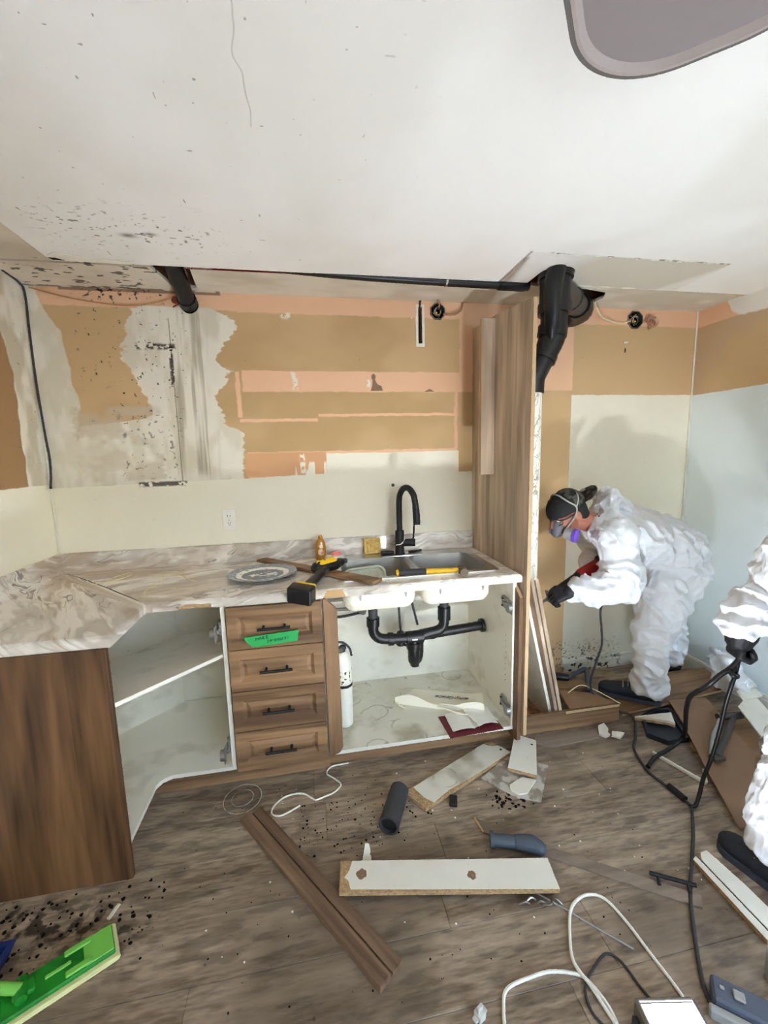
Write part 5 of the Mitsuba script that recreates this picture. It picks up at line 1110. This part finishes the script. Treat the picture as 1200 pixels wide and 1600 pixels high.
# debris around the bending worker
k = thing('laminate_board', 'wide wood-look laminate panel lying flat behind the bending worker’s shoes', 'panel')
put(k + '__panel', slab_from([(2.965, -.505, .004), (3.70, -.478, .050), (3.755, -.27, .066), (3.56, -.25, .04), (3.10, -.22, .012)], .012), 'mat_wood_flat')
put(k + '__edge', slab_from([(2.965, -.5068, .004), (3.70, -.4798, .050), (3.70, -.478, .0501), (2.965, -.505, .0041)], .0125), 'mat_wood_edge')
k = thing('masonite_sheet', 'large plain brown hardboard sheet lying on the floor before the second worker', 'hardboard sheet')
put(k + '__sheet', slab_from([(x, y, .012 + (y + 1.228) * .05) for x, y in ((3.27, -.497), (3.50, -.515), (3.442, -.653), (3.33, -.926), (2.94, -1.228), (2.888, -1.218), (3.041, -.929), (3.197, -.656))], .005), 'mat_masonite')
k = thing('black_tray', 'black plastic tray lying in front of the bending worker’s foot', 'tray')
mat('mat_tray', s(32, 36, 46), .45)
put(k + '__tray', cut(prism([(3.05, -.545), (3.16, -.515), (3.25, -.525), (3.143, -.755), (3.02, -.755), (2.965, -.68)], .001, .028), prism(sg.Polygon([(3.05, -.545), (3.16, -.515), (3.25, -.525), (3.143, -.755), (3.02, -.755), (2.965, -.68)]).buffer(-.014), .008, .05)), 'mat_tray')
k = thing('white_offcut', 'broken white board end lying on the black tray', 'wood offcut')
put(k + '__board', slab_from([(2.992, -.568, .030), (3.20, -.584, .034), (3.146, -.668, .032), (3.13, -.642, .032)], .012), 'mat_white_board')
put(k + '__broken_edge', slab_from([(2.99, -.5695, .030), (3.128, -.6435, .032), (3.146, -.6695, .032), (3.134, -.638, .032)], .0125), 'mat_particle')
k = thing('trim_piece', 'thin white L-shaped trim strip on the floor beside the hardboard sheet', 'trim strip')
put(k + '__strip', cat(prism([(2.897, -.790), (2.908, -.782), (2.985, -1.0), (2.972, -1.005)], .001, .012), prism([(2.972, -1.006), (2.985, -1.0), (3.045, -.935), (3.035, -.928)], .001, .012)), 'mat_white_board')
k = thing('pry_bar', 'grey metal pry bar lying on the brown hardboard sheet', 'pry bar')
mat('mat_bar', s(74, 70, 66), .45, metal=.4)
put(k + '__shaft', tube([(3.45, -.715, .066), (3.30, -.81, .062), (3.12, -.92, .055)], .014, 10), 'mat_bar', 40)
put(k + '__head', cyl((3.37, -.70, .070), (3.50, -.715, .073), .018, 12), 'mat_bar', 40)
put(k + '__claw', box(3.085, 3.145, -.945, -.905, .041, .062, .004), 'mat_bar')
put(k + '__second_shaft', tube([(3.38, -.705, .062), (3.22, -.81, .058), (3.10, -.91, .054)], .010, 10), 'mat_strap', 40)
for i, (pts, lb) in enumerate((([(3.49, -.70, .10), (3.70, -.60, .11), (3.60, -.80, .09), (3.39, -.90, .09)], 'bent white board scrap in front of the second worker’s legs'), ([(3.60, -.60, .115), (3.74, -.56, .13), (3.70, -.66, .12), (3.56, -.67, .115)], 'upper white board scrap lying on the bent one'))):
    k = thing('board_scrap', lb, 'board scrap')
    put(k + '__sheet', slab_from(pts, .006), 'mat_white_board')
k = thing('wood_strip', 'dark wood plank under the hardboard sheet by the second worker', 'wood strip')
put(k + '__strip', prism([(3.10, -.80), (3.45, -.52), (3.62, -.70), (3.25, -1.02)], .001, .016), 'mat_wood_flat')
k = thing('plastic_bag', 'crumpled clear plastic bag against the cool white wall', 'plastic bag')
pb = crumple(soften(union([hull(ell((3.68, -.46, .16), .055, .07, .09), ell((3.70, -.40, .22), .04, .05, .05)), hull(ell((3.68, -.46, .14), .06, .08, .06), ell((3.66, -.56, .16), .06, .06, .05))]), .012, 6), .03, 21, f=14)
pb.vertices[:, 2] = np.maximum(pb.vertices[:, 2], .003)
mat('mat_bag_clear', s(206, 208, 210), .18, spec=.7, spec_trans=0.0)
put(k + '__bag', pb, 'mat_bag_clear', 40)
# remains of the cut cabinet base by the wall
k = thing('cabinet_base', 'broken wood-look toe-kick base left on the floor by the wall', 'cabinet base')
put(k + '__toe_kick', box(2.315, 2.925, -.532, -.516, .0, .100, .001), 'mat_wood_flat')
put(k + '__platform', slab_from([(2.635, -.515, .088), (2.92, -.515, .088), (2.83, -.40, .088), (2.68, -.33, .088)], .012), 'mat_masonite')
put(k + '__platform_edge', box(2.60, 2.922, -.5335, -.5325, .086, .1005), 'mat_wood_edge')
put(k + '__rear_rail', box(2.66, 2.92, -.30, -.284, 0, .07, .001), 'mat_wood_flat')
put(k + '__broken_board', slab_from([(2.66, -.30, .072), (2.93, -.30, .072), (2.90, -.06, .03), (2.68, -.06, .03)], .008), 'mat_scrap_ply')
mat('mat_scrap_ply', proc(lambda p, n, uv: mix(s(150, 124, 92), s(112, 90, 66), fbm(p.x * 12, p.y * 20, 1., 3))), .8)
k = thing('pipe_fitting', 'black hooked tool handle piece on the floor under the bending worker’s hands', 'pipe fitting')
put(k + '__pipe', tube([(2.748, -.152, .080), (2.80, -.178, .078), (2.84, -.195, .076)], [.020, .024, .022], 14), 'mat_black_plastic', 50)
put(k + '__leg', tube([(2.84, -.195, .076), (2.93, -.155, .078), (2.99, -.135, .08), (3.0, -.15, .078), (2.93, -.26, .07), (2.88, -.33, .06)], [.012, .012, .016, .016, .016, .014], 12), 'mat_fitting', 50)
k = thing('white_wire', 'thin pale wire arching over the broken cabinet base', 'wire')
put(k + '__wire', tube([(2.70, -.40, .115), (2.80, -.36, .125), (2.86, -.39, .115), (2.90, -.47, .108), (2.925, -.535, .104)], .003, 6), 'mat_scraps', 40)
k = thing('wood_strip', 'thin grey laminate strip on the floor in front of the toe-kick base', 'wood strip')
put(k + '__strip', prism([(2.36, -.60), (2.42, -.555), (2.76, -.575), (2.72, -.635), (2.45, -.655)], .001, .008), 'mat_wood_ash')
for i, (x, y, pts, lb) in enumerate(((2.735, -.62, [(0, .0), (.03, .05), (.075, .062), (.07, .02), (.05, .0), (.055, -.015), (.02, -.025)], 'white plaster shard in front of the toe-kick base, larger of two'), (2.80, -.655, [(-.01, .01), (.01, .035), (.05, .02), (.065, .012), (.02, -.015)], 'white plaster shard in front of the toe-kick base, smaller of two'))):
    k = thing('plaster_shard', lb, 'plaster shard')
    put(k + '__shard', mv(prism(pts, 0, .012), (x, y, .004), rx=6), 'mat_white_board')
k = thing('trim_piece', 'short pale strip of trim on the floor before the wood end panel', 'trim strip')
put(k + '__strip', mv(box(-.006, .006, -.024, .024, 0, .004, .001), (.604, -1.060, 0), rz=-18), 'mat_white_board')
# mop and blue item, bottom left corner
mp_ = thing('flat_mop', 'green flat floor mop with pale pad edge and green handle', 'mop')
mat('mat_mop_green', proc(lambda p, n, uv: mix(s(24, 128, 36), s(16, 104, 30), smoothstep(.4, .6, fbm(p.x * 20, p.y * 20, 1., 2)))), .4)
mat('mat_mop_light', s(112, 184, 76), .45)
mat('mat_mop_pad', s(206, 206, 150), .9)
Mm = local_frame((.470, -1.262, 0), (.205, .115, 0))
put(mp_ + '__pad', xf(box(-.235, .215, -.062, .062, .001, .016, .006), Mm), 'mat_mop_pad', label='pale microfibre pad')
put(mp_ + '__plate', xf(box(-.22, .205, -.047, .047, .016, .030, .004), Mm), 'mat_mop_green')
put(mp_ + '__clip', xf(cat(box(.13, .203, -.043, .043, .030, .034, .002)), Mm), 'mat_mop_light')
put(mp_ + '__clip_pad', xf(cat(box(.085, .150, .022, .042, .0301, .038, .003), box(.085, .150, -.042, -.022, .0301, .038, .003), box(.04, .10, -.006, .005, .0301, .036, .002)), Mm), 'mat_mop_light')
put(mp_ + '__joint', xf(cat(cyl((-.01, -.03, .042), (-.01, .03, .042), .014, 16), box(-.03, .02, -.02, .02, .03, .044, .004)), Mm), 'mat_mop_green', 40)
jp = (Mm @ np.array([-.01, 0, .045, 1]))[:3]
put(mp_ + '__handle', tube([jp, jp + np.array([-.16, .015, .035]), jp + np.array([-.5, .05, .12]), jp + np.array([-.455, .05, .12])], [.012, .013, .013, .012], 14, 0) if 0 else cyl(jp, jp + np.array([-.20, .010, .05]), .0135, 14), 'mat_mop_light', 40, label='light green handle')
put(mp_ + '__pole', cyl(jp + np.array([-.20, .010, .05]), (.02, -1.235, .15), .0115, 14), 'mat_strap', 40)
bc = thing('blue_bin', 'dark blue plastic tub standing at the wood end panel', 'tub')
mat('mat_blue', s(22, 40, 92), .4)
put(bc + '__tub', cut(hull(mf(box(.12, .345, -1.225, -1.14, .001, .006)), mf(box(.10, .365, -1.24, -1.13, .045, .05))).to_mesh() and tm(hull(mf(box(.12, .345, -1.215, -1.14, .001, .006)), mf(box(.10, .365, -1.23, -1.13, .045, .05)))), box(.115, .35, -1.215, -1.145, .02, .1)), 'mat_blue')
# chips and dust that nobody could count
rg = random.Random(12)
def chips(n, x0, x1, y0, y1, smin, smax):
    out = []
    for _ in range(n):
        x, y, r, a = rg.uniform(x0, x1), rg.uniform(y0, y1), rg.uniform(smin, smax), rg.random() * 6.28
        out.append(prism([(x + r * (.5 + .5 * rg.random()) * math.cos(a + t), y + r * (.5 + .5 * rg.random()) * math.sin(a + t)) for t in (0, 1.3, 2.6, 3.9, 5.1)], .0003, .0006 + r * .35))
    return cat(*out)
put('debris_chips', chips(70, .9, 2.6, -1.35, -.6, .0015, .006), 'mat_white_board', label='scattered pale chips of board and plaster on the floor', cat='debris', kind='stuff')
put('dirt_crumbs', cat(chips(170, .05, .75, -1.22, -.968, .002, .009), chips(120, 1.2, 1.75, -1.0, -.75, .0015, .006), chips(60, 2.0, 2.2, -.95, -.85, .003, .010), chips(120, .4, 2.5, -1.5, -.6, .0015, .004)), 'mat_void', label='dark dirt crumbs scattered on the floor', cat='debris', kind='stuff')
put('saw_rubble', chips(60, 2.34, 2.56, -.46, -.2, .006, .03), 'mat_torn_paper', label='brown rubble scraps between the cabinet and the leaning board', cat='debris', kind='stuff')
